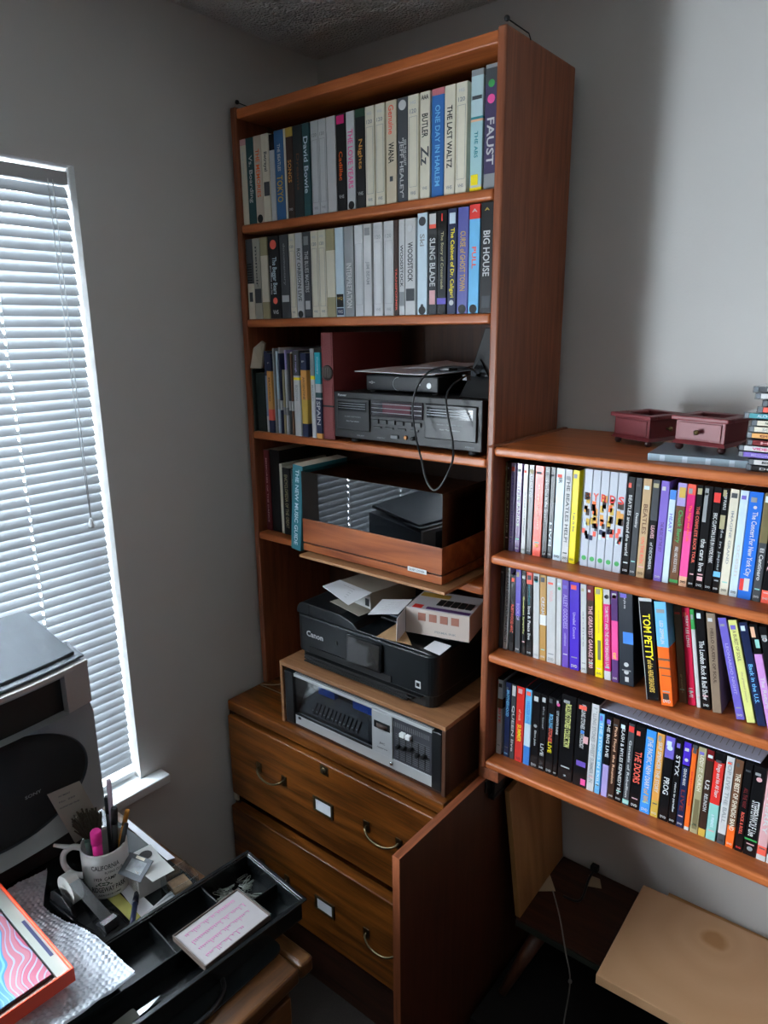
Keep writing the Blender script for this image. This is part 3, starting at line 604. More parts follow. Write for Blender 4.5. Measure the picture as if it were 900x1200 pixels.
DV2 = [
 (583.9,588.4,'dkgrey',[]),
 (588.9,595,'white',[('THE LAST GOOD SATURDAY NIGHT','dkgrey',.97,.08,.5)],D(ut=592.8)), (595.5,602,'black',[('FLEETWOOD MAC','coral',.62,.25,.5)],D(ut=599,h=.17)),
 (603,609.7,[('dkgrey',.45),('violet',1)],[('BOOK OF','lav',.6,.4,.5)],D(ut=604.5,dvd='white')), (610.6,616,'black',[('Goodness Sympathy','lime',.7,.25,.4)],D(ut=611.5)),
 (616.3,623.8,[('black',.86),('coral',1)],[('love & Peace live','white',.6,.2,.45),('london','teal',.85,.62,.3)],D(ut=617,dvd='white')),
 (624.4,632,'white',[],D(ut=625,dvd='grey',marks=[('disc','teal',.92,.3)])), (632.3,640,[('amber',.42),('white',.54),('amber',1)],[('CREAM','white',.75,.55,.5)],D(ut=632.8,dvd='white',mk=lambda c: mat('glossy_wrap_ochre' if c=='amber' else 'glossy_wrap_plain_white','#b98f52' if c=='amber' else '#e4e4e4',.22))),
 (640.3,651.2,'white',[('Wish','rose',.85,.72,.4),('to the north','lgrey',.65,.3,.3)],D(ut=640.8,dvd='grey')), (651.2,657.8,'white',[],D(ut=652.5,marks=[('disc','green',.89,.28)])),
 (658.4,666.7,'purple',[('ALLEY GODDESS','lav',.84,.45,.6),('celebration','lav',.4,.25,.35)],D(ut=658.8)), (667.3,679,'indigo',[('Unveiled  Concert','lav',.66,.36,.3)],D(ut=667.5,dvd='white')),
 (680.5,688,'lgrey',[('archive','grey',.7,.3,.3)],D(ut=680.2,dvd='dkgrey')), (688.4,697,[('dkbrown',.84),('dkred',1)],[('THE GREATEST GARAGE 2000','rose',.78,.08,.6)],D(ut=687.7)),
 (697.5,707,'yellow',[('in performance','gold',.75,.5,.3)],D(ut=696.8,dvd='dkgrey',marks=[('patch','olive',.20,.42,.35,.75)])), (708,716.4,[('lgrey',.1),('magenta',.84),('white',1)],[('TOM PETTY AND THE HEARTBREAKERS LIVE','white',.82,.14,.5)],D(ut=706.6,marks=[('disc','dkgrey',.92,.33)])),
 (717,725.4,[('plum',.25),('pink',.68),('plum',1)],[('cut','yellow',.33,.26,.5)],D(ut=715.8,dvd='white',marks=[('disc','pink',.94,.3)])),
 (726,743.5,'navy',[('one plus one','white',.93,.8,.2,-.05)],D(ut=724.0,h=.192,d=.15,cat='DVD',mk=lambda c: mat('card_midnight','#1b222c',.35),marks=[('patch','blue',.44,.56,.3,1.0),('disc','lgrey',.22,.16),('disc','lgrey',.14,.16),('patch','lgrey',.04,.09,.4,.65)])),
 (758,773.6,'black',[('TOM PETTY','yellow',.85,.40,.6),('and the HEARTBREAKERS','gold',.4,.08,.4)],D(ut=748.0,y=-.026,h=.194,d=.15,marks=[('patch','lgrey',.97,1.0,0,1),('patch','lgrey',0,.98,0,.03)])),
 (775,789.6,[('orange',.57),('sky',1)],[('LED ZEPPELIN','white',.82,.6,.3)],D(ut=766.0,y=-.03,h=.195,d=.15,dvd='white',marks=[('patch','brown',.44,.46,0,1),('patch','brown',.36,.375,0,1),('patch','brown',.29,.30,.2,1),('patch','dkbrown',.06,.12,.2,.7)])),
 (796,805.6,'olive',[('greatest','khaki',.3,.1,.3)],D(ut=788.5,mk=lambda c: mat('card_olive_brown','#6a5c48',.5))), (806,816,[('red',1)],[('JERRY LEE LEWIS','white',.93,.6,.5),('LIVE','white',.18,.08,.5)],D(ut=798.3,mk=lambda c: mat('glossy_wrap_crimson','#d3224a',.25))),
 (816.6,822.2,[('white',.8),('green',1)],[],D(ut=808)), (822.6,833.6,'black',[('The London Rock & Roll Show','white',.70,.1,.6)],D(ut=814.2,dvd='white')),
 (835,846.5,'brown',[('HELLO QUEEN OF SOUL','dkbrown',.85,.3,.4)],D(ut=827.0,mk=lambda c: mat('card_faded_brown','#83705c',.5))),
 (863,873.8,'violet',[('LEONARDO NIGHT','lav',.75,.25,.35)],D(ut=840,dvd='white')), (875,886.2,'lime',[('A BURST OF SOUL','olive',.9,.6,.4),('the greatest concert','khaki',.5,.2,.3)],D(ut=852)),
 (887.6,898.6,'navy',[('Back in the U.S.','sky',.6,.22,.5)],D(ut=864.5)), (899.4,910,[('lilac',.72),('black',1)],[('The Return','white',.5,.2,.5)],D(ut=876.5,marks=[('patch','peach',.88,.98,.1,.6),('patch','mint',.78,.86,.4,.9)])),
 (910.6,921,[('black',1)],[('VELVET','white',.5,.2,.5)],D(ut=888,marks=[('disc','white',.88,.3),('disc','red',.88,.15)])),
]
row('DVD case', 'middle DVD shelf', 'DVDs on the middle shelf of the low unit', .012, L2, DV2, .135, .1835, gloss, dvd_e, 'dvd_case', count='tall bookcase', gap=.0012)
DV3 = [
 (575.5,581,'khaki',[],D(y=.004)), (581.2,586.8,[('white',.62),('brown',.75),('pale',1)],[('BITE','coral',.62,.42,.5)],D(mk=gloss)),
 (589.6,596,[('navy',1)],[('BROTHERHOOD','sky',.9,.55,.5)],D(dvd='sky')), (596.4,602,'dkgrey',[('QUEEN live','white',.72,.1,.6)],D(marks=[('patch','lgrey',.85,.98,.2,.9)])),
 (602.4,611.6,'red',[('SUMMER','yellow',.50,.27,.5),('of rock','peach',.7,.55,.3)],D(dvd='dkred',marks=[('patch','rose',.91,.97,.2,.7)])),
 (612.4,620,[('blue',.25),('pale',.55),('sky',1)],[('WEEZER ONE','blue',.85,.55,.5)],{}),
 (620.4,630,'black',[('Elton John','lgrey',.5,.3,.3)],D(dvd='white',marks=[('patch','lgrey',.88,.94,.2,.7),('disc','grey',.56,.2)])), (630,637.6,'black',[('LIVE','lgrey',.36,.2,.5),('the tour','grey',.85,.55,.3)],D(dvd='white',marks=[('patch','lgrey',.9,.96,.2,.7)])),
 (638,647,'black',[('ROLLING','sky',.78,.6,.5),('STONES','coral',.60,.42,.5),('LIVE','yellow',.42,.28,.5)],D(dvd='white')), (647,652.4,'black',[('LET LIGHTS SHINE','lgrey',.85,.55,.5)],D(dvd='white',marks=[('disc','pink',.93,.35)])),
 (653,669.8,'black',[('ROLLING STONES COLLECTION','lime',.90,.40,.4)],D(h=.196,d=.15,cat='DVD',marks=[('2','white',.06,.2)])), (670.4,686.2,'black',[('ROLLING STONES ANTHOLOGY','white',.95,.45,.3)],D(h=.196,d=.15,marks=[('disc','blue',.64,.14),('patch','rose',.52,.60,.6,.95),('patch','purple',.24,.30,.2,.9),('patch','pink',.03,.10,.6,.95)])),
 (686.8,695.6,'white',[('ROLLING STONES  SWEET SUMMER SUN','grey',.96,.1,.5)],D(h=.196)), (696,702.2,'sky',[('THE STONES IN EXILE','pale',.9,.1,.5)],D(dvd='blue')),
 (703.6,711,[('lav',.4),('black',1)],[('THE BIG LIVE','white',.95,.5,.5)],{}), (711.4,719,'dkbrown',[('Pink Floyd  the Reunion','peach',.9,.2,.5)],D(dvd='white')),
 (719.4,728.2,'black',[('SLASH & MYLES KENNEDY live','white',.92,.1,.45)],W_), (729,736.4,'dkgrey',[('Genesis of Rebellion','lgrey',.8,.1,.4)],D(dvd='white',marks=[('patch','red',.9,.97,.1,.9),('patch','mint',.02,.07,0,1)])),
 (737,748.4,'black',[('THE DOORS','coral',.70,.32,.7)],W_), (749,761,'blue',[('THE PACIFIC NEW DIARY','white',.9,.3,.5),('of life','gold',.3,.12,.5)],D(dvd='white',mk=lambda c: mat('glossy_wrap_azure','#3e8fe0',.22))),
 (761.4,770.4,[('gold',.2),('amber',1)],[('SKIP SPENCER THE STORY','white',.9,.3,.5)],D(dvd='white')), (771,782,[('black',.75),('violet',1)],[('PROG','lgrey',.52,.32,.6)],D(dvd='white',marks=[('disc','pale',.87,.3)])),
 (782.4,791,'black',[('STYX','white',.82,.58,.55),('return to paradise','lgrey',.5,.15,.4)],W_), (791.6,800.4,[('navy',.72),('black',.74),('indigo',1)],[('GRAND MARK','white',.7,.5,.4),('LIVE','dkred',.45,.2,.5)],D(dvd='white',marks=[('disc','white',.80,.25)])),
 (801,807,[('lgrey',.04),('orange',.96),('dkgrey',1)],[('trancefield','red',.7,.3,.4)],{}), (808,817.4,'khaki',[('MUDDY ST. CHURCH','cream',.95,.5,.5)],D(marks=[('patch','olive',.05,.4,.2,.8)])),
 (817.6,826,[('gold',.09),('dkbrown',.88),('dkred',1)],[('U2','white',.66,.55,.6),('REUNION','lgrey',.5,.3,.5)],{}),
 (826.4,838,[('mint',.42),('red',.9),('black',1)],[('Ringo and his All Starr','white',.88,.5,.5),('& FRIENDS','pale',.3,.15,.3)],{}), (839.4,849,[('dkgrey',.12),('white',1)],[('POP LIVE THE BALL','grey',.95,.25,.5)],Bk),
 (849.4,859,[('orange',.25),('brown',1)],[('THE BEST OF SHINDIG BAND','cream',.85,.2,.6)],W_), (860,869.6,'black',[('ALL THE WAY','dkred',.72,.5,.5),('ROCK & ROLL','coral',.45,.2,.4)],D(dvd='red')),
 (870,885,[('black',.17),('green',.19),('black',1)],[('STEPPENWOLF Live','white',.62,.22,.6)],D(marks=[('disc','rose',.86,.22),('disc','grey',.08,.22)])), (885.6,897,[('white',.06),('coral',.16),('rose',1)],[('CHERRY','white',.8,.3,.5)],W_),
 (897.4,908,[('white',.1),('dkgrey',1)],[('Live','white',.7,.3,.5)],W_),
]
row('DVD case', 'bottom DVD shelf', 'DVDs on the bottom shelf of the low unit', .011, L3, DV3, .135, .1800, gloss, dvd_e, 'dvd_case', count='tall bookcase')
# print-out lying on top of the lowest row
def sheet(name, label, cat, pts, th, mt, z, curl=.0, n=16):
    """thin sheet over a quad (four xy corners), gently curled"""
    mb = MB(); a, b_, c, d_ = [Vector(p) for p in pts]
    top = []
    for j in range(n+1):
        for i in range(n+1):
            s, t = i/n, j/n; q = a.lerp(b_, s).lerp(d_.lerp(c, s), t); zz = q.z if len(pts[0]) > 2 else z
            top.append((q.x, q.y, zz+curl*((2*s-1)**2)*.5+curl*.3*math.sin(5*s+3*t)))
    N = (n+1)**2; bot = [(x, y, zz-th) for x, y, zz in top]
    fs = [(j*(n+1)+i, j*(n+1)+i+1, (j+1)*(n+1)+i+1, (j+1)*(n+1)+i) for j in range(n) for i in range(n)]
    mb.add(top, fs, 0, True); mb.add(bot, [f[::-1] for f in fs], 0, True)
    edge = [i for i in range(n+1)]+[j*(n+1)+n for j in range(1, n+1)]+[n*(n+1)+i for i in range(n-1, -1, -1)]+[j*(n+1) for j in range(n-1, 0, -1)]
    mb.add([top[i] for i in edge]+[bot[i] for i in edge], [(k, (k+1) % len(edge), (k+1) % len(edge)+len(edge), k+len(edge)) for k in range(len(edge))], 0)
    cx = sum(p[0] for p in top)/N; cy = sum(p[1] for p in top)/N; cz = min(p[2] for p in bot)
    return solo(name, label, cat, mb, mt, (cx, cy, cz))
zt = L3+.1875
pp = sheet('printed_pages', 'loose white printed pages lying across the tops of the bottom DVD row', 'papers', [(.236,.016,zt),(.530,.016,zt-.002),(.545,.150,zt-.002),(.236,.160,zt+.001)], .0025, mat('lavender_paper','#c9cce0',.65), zt, .004)
for k in range(26):
    x = .26+k*.0105
    mb = MB().box(x, x+.0012, .03, .062, 0, .0002); o = link('printed_line', mb.mesh('printed_line', ink('grey'), (pp.location.x, pp.location.y, -.0062)), pp)

# ================================================================== THIRD SHELF: guides, album, cassette deck
def book(name, label, cat, x0, x1, y, d, z, h, bands, texts=(), marks=(), lean=0.0, mk=None, group=None, edge=None, rotz=0.0, tilt=0.0):
    if isinstance(bands, str): bands = [(bands, 1)]
    mb, ms = case_mesh(x1-x0, d, h, bands, mk or sleeve, edge or mat('page_block', '#c9c3b2', .85), .0012)
    o = link(name, mb.mesh(name, ms)); w_ = x1-x0
    o.location = (x0, y, z+.0004+max(0, w_*math.sin(lean))); o.rotation_euler = (tilt, lean, rotz)
    tag(o, label, cat, group); spine(o, w_, h, texts, marks); return o
def bk(u0, u1, y, *a, **k):
    z = k.pop('z', Z3); d = k.pop('d', .14); nm, lab, cat, h, bands = a[:5]
    return book(nm, lab, cat, max(xat(u0, .006, z), TL_+UT+.0008), xat(u1, .006, z)-.0008, y, d, z, h, bands, *a[5:], **k)
G3 = 'guides and magazines on the third shelf'
o = bk(290.0, 300.5, .004, 'folded_booklet', 'dark green booklet with a folded cream top beside the window-side upright', 'booklet', .160, 'dkgreen', mk=lambda c: mat('booklet_dark', '#1f2a26', .5), group=G3)
# folded-over cream leaf of the booklet
x_ = o.location.x; w_ = xat(308.5, .004, Z3)-x_
link('folded_leaf', MB().add([(.0006,-.002,.162),(w_,.004,.162),(w_*.98,.02,.222),(w_*.45,.025,.228),(.0006,.012,.212),(.0006,.004,.164),(w_,.010,.164),(w_*.98,.026,.224),(w_*.45,.031,.230),(.0006,.018,.214)],
     [(0,1,2,3,4),(5,9,8,7,6),(0,5,6,1),(1,6,7,2),(2,7,8,3),(3,8,9,4),(4,9,5,0)]).mesh('folded_leaf', mat('aged_paper', '#b5a995', .8)), o)
bk(300.8, 311.0, .012, 'folder', 'dark green folder under the folded cream booklet top', 'folder', .150, 'dkgreen', mk=lambda c: mat('booklet_dark', '#1f2a26', .5), group=G3)
bk(311.4, 315.6, .012, 'magazine', 'thin pale blue magazine between the booklet and the navy guide', 'magazine', .205, [('white',.2),('sky',.7),('navy',1)], group=G3, mk=lambda c: mat('mag_'+c, {'sky': '#7d93b5'}.get(c, PAL[c]), .5))
bk(315.8, 321.4, .006, 'travel_guide', 'navy and orange travel guide leaning beside the pale blue magazine', 'book', .200, [('navy',.16),('coral',.3),('amber',.78),('navy',1)], [('MADRID','brown',.7,.4,.3)], [('F','white',.88,.4)], group=G3)
mags = [('grey', .212), ('pale', .205), ('lgrey', .214), ('navy', .200), ('khaki', .16), ('lav', .208), ('lgrey', .16), ('dkgrey', .200), ('white', .203), ('brown', .2), ('pale', .196)]
say_m = ['plain grey', 'pale blue', 'light grey', 'navy', 'short khaki', 'lavender', 'short light grey', 'dark grey', 'white', 'brown', 'short pale blue']
u = 321.8
for i, (c, h) in enumerate(mags):
    bk(u, u+2.1, .010+.004*((i*7) % 3), 'magazine', f'thin {say_m[i]} magazine, {ordinal(i)} between the two orange travel guides', 'magazine', h, [(c, .3), ('lgrey' if i % 2 else 'grey', .42), (c, 1)], group=G3, d=.16); u += 2.2
bk(346.2, 353.8, .006, 'travel_guide', 'white travel guide with a blue top reading lengthwise on its spine', 'book', .208, [('white',.66),('yellow',.69),('lgrey',.71),('dkgrey',1)], [('BOSTON','grey',.6,.42,.4),('the rough','lav',.95,.75,.3)], group=G3)
bk(354.8, 362.0, .006, 'travel_guide', 'navy guide with amber and yellow spine left of the white yellow-tipped guide', 'book', .202, [('navy',.16),('gold',.45),('amber',.8),('navy',1)], [('ARGENTINE','brown',.72,.45,.35)], [('F','white',.9,.4)], group=G3)
bk(362.4, 365.6, .03, 'magazine', 'thin dark magazine behind the amber guide', 'magazine', .20, 'dkgrey', group=G3)
bk(366.0, 371.0, .006, 'travel_guide', 'slim white guide with a yellow band beside the turquoise guide', 'book', .213, [('white',.66),('yellow',.70),('grey',1)], [('MADRID','grey',.6,.42,.4)], group=G3)
bk(371.2, 378.2, .006, 'travel_guide', 'turquoise, white and navy travel guide lettered SPAIN', 'book', .204, [('amber',.06),('navy',.46),('white',.48),('dkteal',.54),('white',.64),('teal',1)], [('SPAIN','white',.44,.16,.6),('Country','pale',.95,.75,.3)], group=G3, mk=lambda c: mat('guide_'+c, {'teal': '#1fa3b5'}.get(c, PAL[c]), .4))
xa = xat(378.8, .006, Z3); xb = -.4430
al = Thing('album_binder', 'tall maroon album binder with a round dark emblem on its spine', 'binder', ((xa+xb)/2, .15, Z3+.0004))
mar = mat('maroon_leatherette', '#7c3434', .55, bump=.2, bscale=300)
al.part('cover', MB().box(xa, xa+.004, .008, .272, Z3+.0004, Z3+.250).box(xb-.004, xb, .008, .272, Z3+.0004, Z3+.250).box(xa+.004, xb-.004, .008, .014, Z3+.0004, Z3+.250), mar, .0015)
al.part('pages', MB().box(xa+.0045, xb-.0045, .0145, .268, Z3+.004, Z3+.245), paper)
em = al.part('emblem', MB().lathe([(.0001,-.004),(.014,-.004),(.0175,-.002),(.018,.0)], ((xa+xb)/2, .0078, Z3+.158), 28, 'Y'), mat('dark_emblem', '#3a3330', .4), label='round dark embossed emblem')
for k in range(5): al.part('emblem_rib', MB().box((xa+xb)/2-.010+k*.0045, (xa+xb)/2-.0078+k*.0045, .0026, .0039, Z3+.147, Z3+.169), mat('emblem_rib', '#57504a', .4), parent=em)
al.part('strap', MB().box(xa-.0001, xb+.0001, .0065, .0078, Z3+.078, Z3+.082), blk_m)

# cassette deck
dx0, dx1, dyf, dz0, dz1 = -.4405, -.0365, .006, Z3+.010, Z3+.1165
dk = Thing('cassette_deck', 'black double cassette deck standing beside the maroon album', 'cassette deck', ((dx0+dx1)/2, .14, Z3+.0003))
dk.part('chassis', MB().box(dx0+.003, dx1-.003, dyf+.010, .268, dz0+.001, dz1-.002), blk_m, .001)
dk.part('faceplate', MB().box(dx0, dx1, dyf, dyf+.010, dz0, dz1), mat('deck_face', '#0b0c0d', .5), .002)
def fx(t): return lerp(dx0, dx1, t)
def fz(t): return lerp(dz1, dz0, t)
smoke = mat('smoked_window', '#1a1c1f', .12); dim = mat('dim_silver', '#6d7073', .4, .4)
for a, b_ in ((.030, .275), (.655, .975)):
    dr = dk.part('cassette_door', MB().box(fx(a), fx(b_), dyf-.005, dyf-.0002, fz(.82), fz(.13)), mat('deck_door', '#0c0d0f', .42), .0025)
    wn = dk.part('door_window', MB().box(fx(a+.015), fx(b_-.02), dyf-.0065, dyf-.0052, fz(.40), fz(.20)), smoke, parent=dr)
    for k in range(3): dk.part('trim_line', MB().box(fx(a+.02), fx(b_-.025), dyf-.0074, dyf-.0066, fz(.24+.05*k)-.0006, fz(.24+.05*k)+.0006), dim, parent=dr)
    text(dr, 'DOUBLE CASSETTE DECK', 'grey', (fx((a+b_)/2)-dk.loc[0], dyf-.0054-dk.loc[1], fz(.52)-dk.loc[2]), (fx(b_)-fx(a))*.5, .0028, (1,0,0), (0,0,1))
    text(dr, 'Auto Tape Selector', 'lgrey', (fx((a+b_)/2)-dk.loc[0], dyf-.0054-dk.loc[1], fz(.62)-dk.loc[2]), (fx(b_)-fx(a))*.4, .0038, (1,0,0), (0,0,1))
dk.part('display', MB().box(fx(.285), fx(.64), dyf-.003, dyf-.0002, fz(.47), fz(.12)), mat('dark_display', '#241a1e', .10), .001)
dk.part('meter_window', MB().box(fx(.37), fx(.56), dyf-.0042, dyf-.0031, fz(.40), fz(.18)), mat('maroon_display', '#4a1622', .12))
for k in range(3): dk.part('trim_line', MB().box(fx(.29), fx(.635), dyf-.0052, dyf-.0043, fz(.20+.09*k)-.0006, fz(.20+.09*k)+.0006), dim)
for k in range(6): dk.part('button', MB().box(fx(.29+.058*k), fx(.338+.058*k), dyf-.004, dyf-.0002, fz(.62), fz(.53)), blk, .001)
for k in range(4): dk.part('button', MB().box(fx(.30+.085*k), fx(.355+.085*k), dyf-.003, dyf-.0002, fz(.72), fz(.68)), blk, .0006)
dk.part('power_button', MB().box(fx(.425), fx(.475), dyf-.005, dyf-.0002, fz(.90), fz(.83)), mat('grey_button', '#6a6d70', .4), .0008)
dk.part('headphone_jack', MB().lathe([(.0022,-.004),(.0045,-.004),(.0052,-.0002)], (fx(.525), dyf, fz(.86)), 14, 'Y'), mat('copper_ring', '#b07a50', .3, .9))
dk.part('level_knob', MB().lathe([(.0001,-.010),(.004,-.010),(.0045,-.0002)], (fx(.58), dyf, fz(.86)), 14, 'Y'), blk)
text(dk.o, 'Pioneer', 'lgrey', (fx(.065)-dk.loc[0], dyf-.0004-dk.loc[1], fz(.07)-dk.loc[2]), .026, .005, (1,0,0), (0,0,1), 'logo')
for t_, a in (('RELAY', .2), ('STEREO', .93), ('DOLBY B-C', .35)): text(dk.o, t_, 'grey', (fx(a)-dk.loc[0], dyf-.0004-dk.loc[1], fz(.92)-dk.loc[2]), .022, .0028, (1,0,0), (0,0,1))
for x in (dx0+.05, dx1-.03):
    for y in (dyf+.02, .24): dk.part('foot', MB().lathe([(.010, 0), (.012, .002), (.012, .0104)], (x, y, Z3+.0003), 14), blk_m)
# set-top box on the deck
sz0 = dz1-.0015
st = Thing('set_top_box', 'slim black set-top box lying on the cassette deck', 'set-top box', (-.278, .12, sz0))
st.part('body', MB().box(-.380, -.176, .052, .215, sz0+.004, sz0+.0395), mat('satin_black', '#111214', .35), .003)
for x in (-.365, -.19):
    for y in (.065, .2): st.part('foot', MB().box(x-.006, x+.006, y-.006, y+.006, sz0, sz0+.0045), blk_m)
arcp = [(-.283+.016*math.cos(math.radians(a)), .0505, sz0+.021+.015*math.sin(math.radians(a))) for a in range(90, 271, 15)]
st.part('arc_light', MB().tube(arcp, .0006, 6), alu)
st.part('power_ring', MB().lathe([(.0052,-.001),(.0066,-.001),(.0066,.0005)], (-.200, .0518, sz0+.020), 20, 'Y').box(-.2006, -.1994, .0505, .0517, sz0+.018, sz0+.024), alu)
st.part('front_button', MB().box(-.228, -.224, .0512, .0519, sz0+.020, sz0+.026), alu)
text(st.o, '-o-', 'white', (-.362+.278, .0515-.12, .022), .018, .006, (1,0,0), (0,0,1), 'logo')
zz = sz0+.041
sheet('loose_papers', 'loose sheaf of white papers curling over the set-top box', 'papers', [(-.395,.030,zz+.004),(-.18,.045,zz+.004),(-.10,.22,zz+.012),(-.36,.24,zz+.010)], .0015, paper, zz, .006)
sheet('loose_papers', 'crumpled grey sheet on top of the sheaf over the set-top box', 'papers', [(-.27,.060,zz+.012),(-.115,.060,zz+.020),(-.10,.2,zz+.028),(-.26,.21,zz+.022)], .0008, mat('grey_paper','#c2c3c8',.7), zz, .008)
# small black satellite speaker on its pyramid foot
q0 = (-.125, -.028, .055, .150)
sp = Thing('satellite_speaker', 'black satellite speaker on a faceted foot standing on the cassette deck', 'speaker', (-.08, .10, sz0))
sp.part('foot', MB().hexa([(q0[0],q0[2],sz0),(q0[1],q0[2],sz0),(q0[1],q0[3],sz0),(q0[0],q0[3],sz0),(-.112,.075,sz0+.042),(-.034,.075,sz0+.042),(-.034,.135,sz0+.042),(-.112,.135,sz0+.042)]), blk, .001)
sp.part('cabinet', MB().hexa([(-.110,.070,sz0+.0425),(-.032,.076,sz0+.0425),(-.032,.136,sz0+.0425),(-.110,.136,sz0+.0425),(-.074,.070,sz0+.142),(-.026,.076,sz0+.142),(-.026,.128,sz0+.142),(-.066,.128,sz0+.142)]), blk_m, .002)
sp.part('facet', MB().add([(-.112,.0695,sz0+.0425),(-.060,.0655,sz0+.0425),(-.083,.0680,sz0+.078),(-.110,.0745,sz0+.0428),(-.062,.0745,sz0+.0428),(-.083,.0735,sz0+.078)],[(0,1,2),(3,5,4),(0,2,5,3),(1,4,5,2),(0,3,4,1)]), blk_g)
# black cable hanging in a loop in front of the deck
cp = [(-.075,.040,1.660), (-.080,.012,1.670)]+[tuple(onY(370+x/3.913, 370+y/3.913, yy)) for x, y, yy in ((560,240,-.010),(500,275,-.022),(455,350,-.03),(445,450,-.035),(460,560,-.045),(485,660,-.075),(505,750,-.085),(535,797,-.088),(565,790,-.088),(600,735,-.085),(628,660,-.075),(628,580,-.05),(610,480,-.04),(598,380,-.03),(625,320,-.012))]+[(-.088,.02,1.652),(-.095,.05,1.655)]
cb = Thing('cable', 'black cable looping down in front of the cassette deck', 'cable', (-.13, -.05, 1.43))
cb.part('wire', MB().tube(smooth_path(cp, 5), .0022, 8), blk)
cb.part('plug', MB().box(-.135, -.112, -.002, .030, 1.6625, 1.672), blk, .002)
cb.part('plug', MB().box(-.105, -.094, .036, .052, 1.642, 1.654), mat('grey_button', '#6a6d70', .4), .001)
# second lead hanging behind the turntable
solo('lead', 'thin black lead hanging behind the dust cover at the upright', 'cable', MB().tube(smooth_path([(-.060,.272,1.50-.012),(-.062,.266,1.46),(-.055,.268,1.42),(-.05,.272,1.35),(-.05,.272,1.22)], 5), .0025, 8), blk, (-.055,.27,1.2165))

# ================================================================== FOURTH SHELF: books and turntable
G4 = 'books on the fourth shelf'
def b4(x0, x1, y, nm, lab, h, bands, texts=(), d=.17, **k): return book(nm, lab, 'book', x0, x1-.0006, y, d, Z4, h, bands, texts, group=G4, **k)
b4(-.7270, -.7060, .030, 'hardback_book', 'dark red hardback book at the window end of the fourth shelf', .222, 'dkred', [('MEMORIES OF THE DANCE','rose',.9,.1,.25)], mk=lambda c: mat('cloth_dark_red', '#6a1a20', .6))
b4(-.7056, -.6680, .032, 'hardback_book', 'thick black hardback book beside the dark red one', .224, 'black', d=.2)
b4(-.6676, -.6560, .030, 'paperback_book', 'thin cream paperback between two black books', .190, 'cream')
b4(-.6556, -.6260, .028, 'paperback_book', 'black paperback with cream lettering down its spine', .182, 'black', [('ENCYCLOPEDIA OF THE GREAT','khaki',.9,.1,.4)])
b4(-.6256, -.6050, .030, 'paperback_book', 'slim dark grey paperback leaning behind the teal book', .180, 'dkgrey', [('New Crossword','lgrey',.85,.4,.4)])
xt0, xt1 = xat(341.0, -.056, Z4), xat(352.4, -.056, Z4)
book('reference_book', 'teal paperback leaning against the turntable', 'book', xt0, xt1, -.056, .16, Z4, .216, 'teal', [('THE NEW MUSIC GUIDE','pale',.95,.06,.35)], lean=.085, group=G4, mk=lambda c: mat('teal_cover', '#2b7480', .45))
# board under the turntable
solo('support_board', 'thin pale board lying under the turntable on the fourth shelf', 'board', MB().box(-.480, -.0580, -.090, .262, Z4+.0004, Z4+.0070), wood('pale_laminate', '#a97a52', '#8a5f3c', 'X', .5, 40), (-.27, .08, Z4), .001)
tz = Z4+.0074; ty = -.068
tt = Thing('turntable', 'walnut turntable with a smoked dust cover on the fourth shelf', 'turntable', (-.283, .10, tz))
tx0, tx1 = -.4870, -.0800
tt.part('plinth', MB().box(tx0, tx1, ty, .262, tz+.004, tz+.022).box(tx0, tx1, ty, .262, tz+.0255, tz+.084).box(tx0+.004, tx1-.004, ty+.004, .258, tz+.022, tz+.0255, 1), [walnut_x, blk_m], .0012)
for x in (tx0+.05, tx1-.05):
    for y in (ty+.04, .23): tt.part('foot', MB().lathe([(.016, 0), (.018, .0042)], (x, y, tz), 14), blk_m)
npl = tt.part('nameplate', MB().box(tx1-.088, tx1-.038, ty-.0018, ty-.0002, tz+.019, tz+.029), alu, .0004)
text(npl, 'DUST COVER', 'dkgrey', (tx1-.063-tt.loc[0], ty-.0021-tt.loc[1], .024), .040, .0045, (1,0,0), (0,0,1))
ck = tz+.0845; tt.part('deck_plate', MB().box(tx0+.012, tx1-.012, ty+.012, .25, ck-.0004, ck+.003), mat('deck_black', '#141517', .3))
pl = tt.part('platter', MB().lathe([(.118,0),(.122,.003),(.122,.012),(.115,.014)], (-.325, .095, ck+.0035), 48), alu)
tt.part('record_mat', MB().lathe([(.114,0),(.114,.003),(.010,.0035)], (-.325, .095, ck+.0177), 48), blk_m, parent=pl)
tt.part('tonearm', MB().tube([(-.135,.215,ck+.042),(-.138,.06,ck+.038),(-.165,.005,ck+.030)], .004, 8).lathe([(.022,0),(.022,.03),(.015,.046)], (-.135, .205, ck+.0032), 20), alu)
acr = seethrough('smoked_acrylic', (.13, .13, .135), .015, .12); cz = tz+.0845+.004; ch_ = tz+.196
tt.part('dust_cover', MB().box(tx0+.001, tx1-.001, ty+.001, ty+.0042, cz-.0035, ch_).box(tx0+.001, tx1-.001, .256, .2595, cz-.0035, ch_).box(tx0+.001, tx0+.0042, ty+.0043, .2559, cz-.0035, ch_).box(tx1-.0042, tx1-.001, ty+.0043, .2559, cz-.0035, ch_).box(tx0+.001, tx1-.001, ty+.001, .2595, ch_+.0001, ch_+.0034), acr)

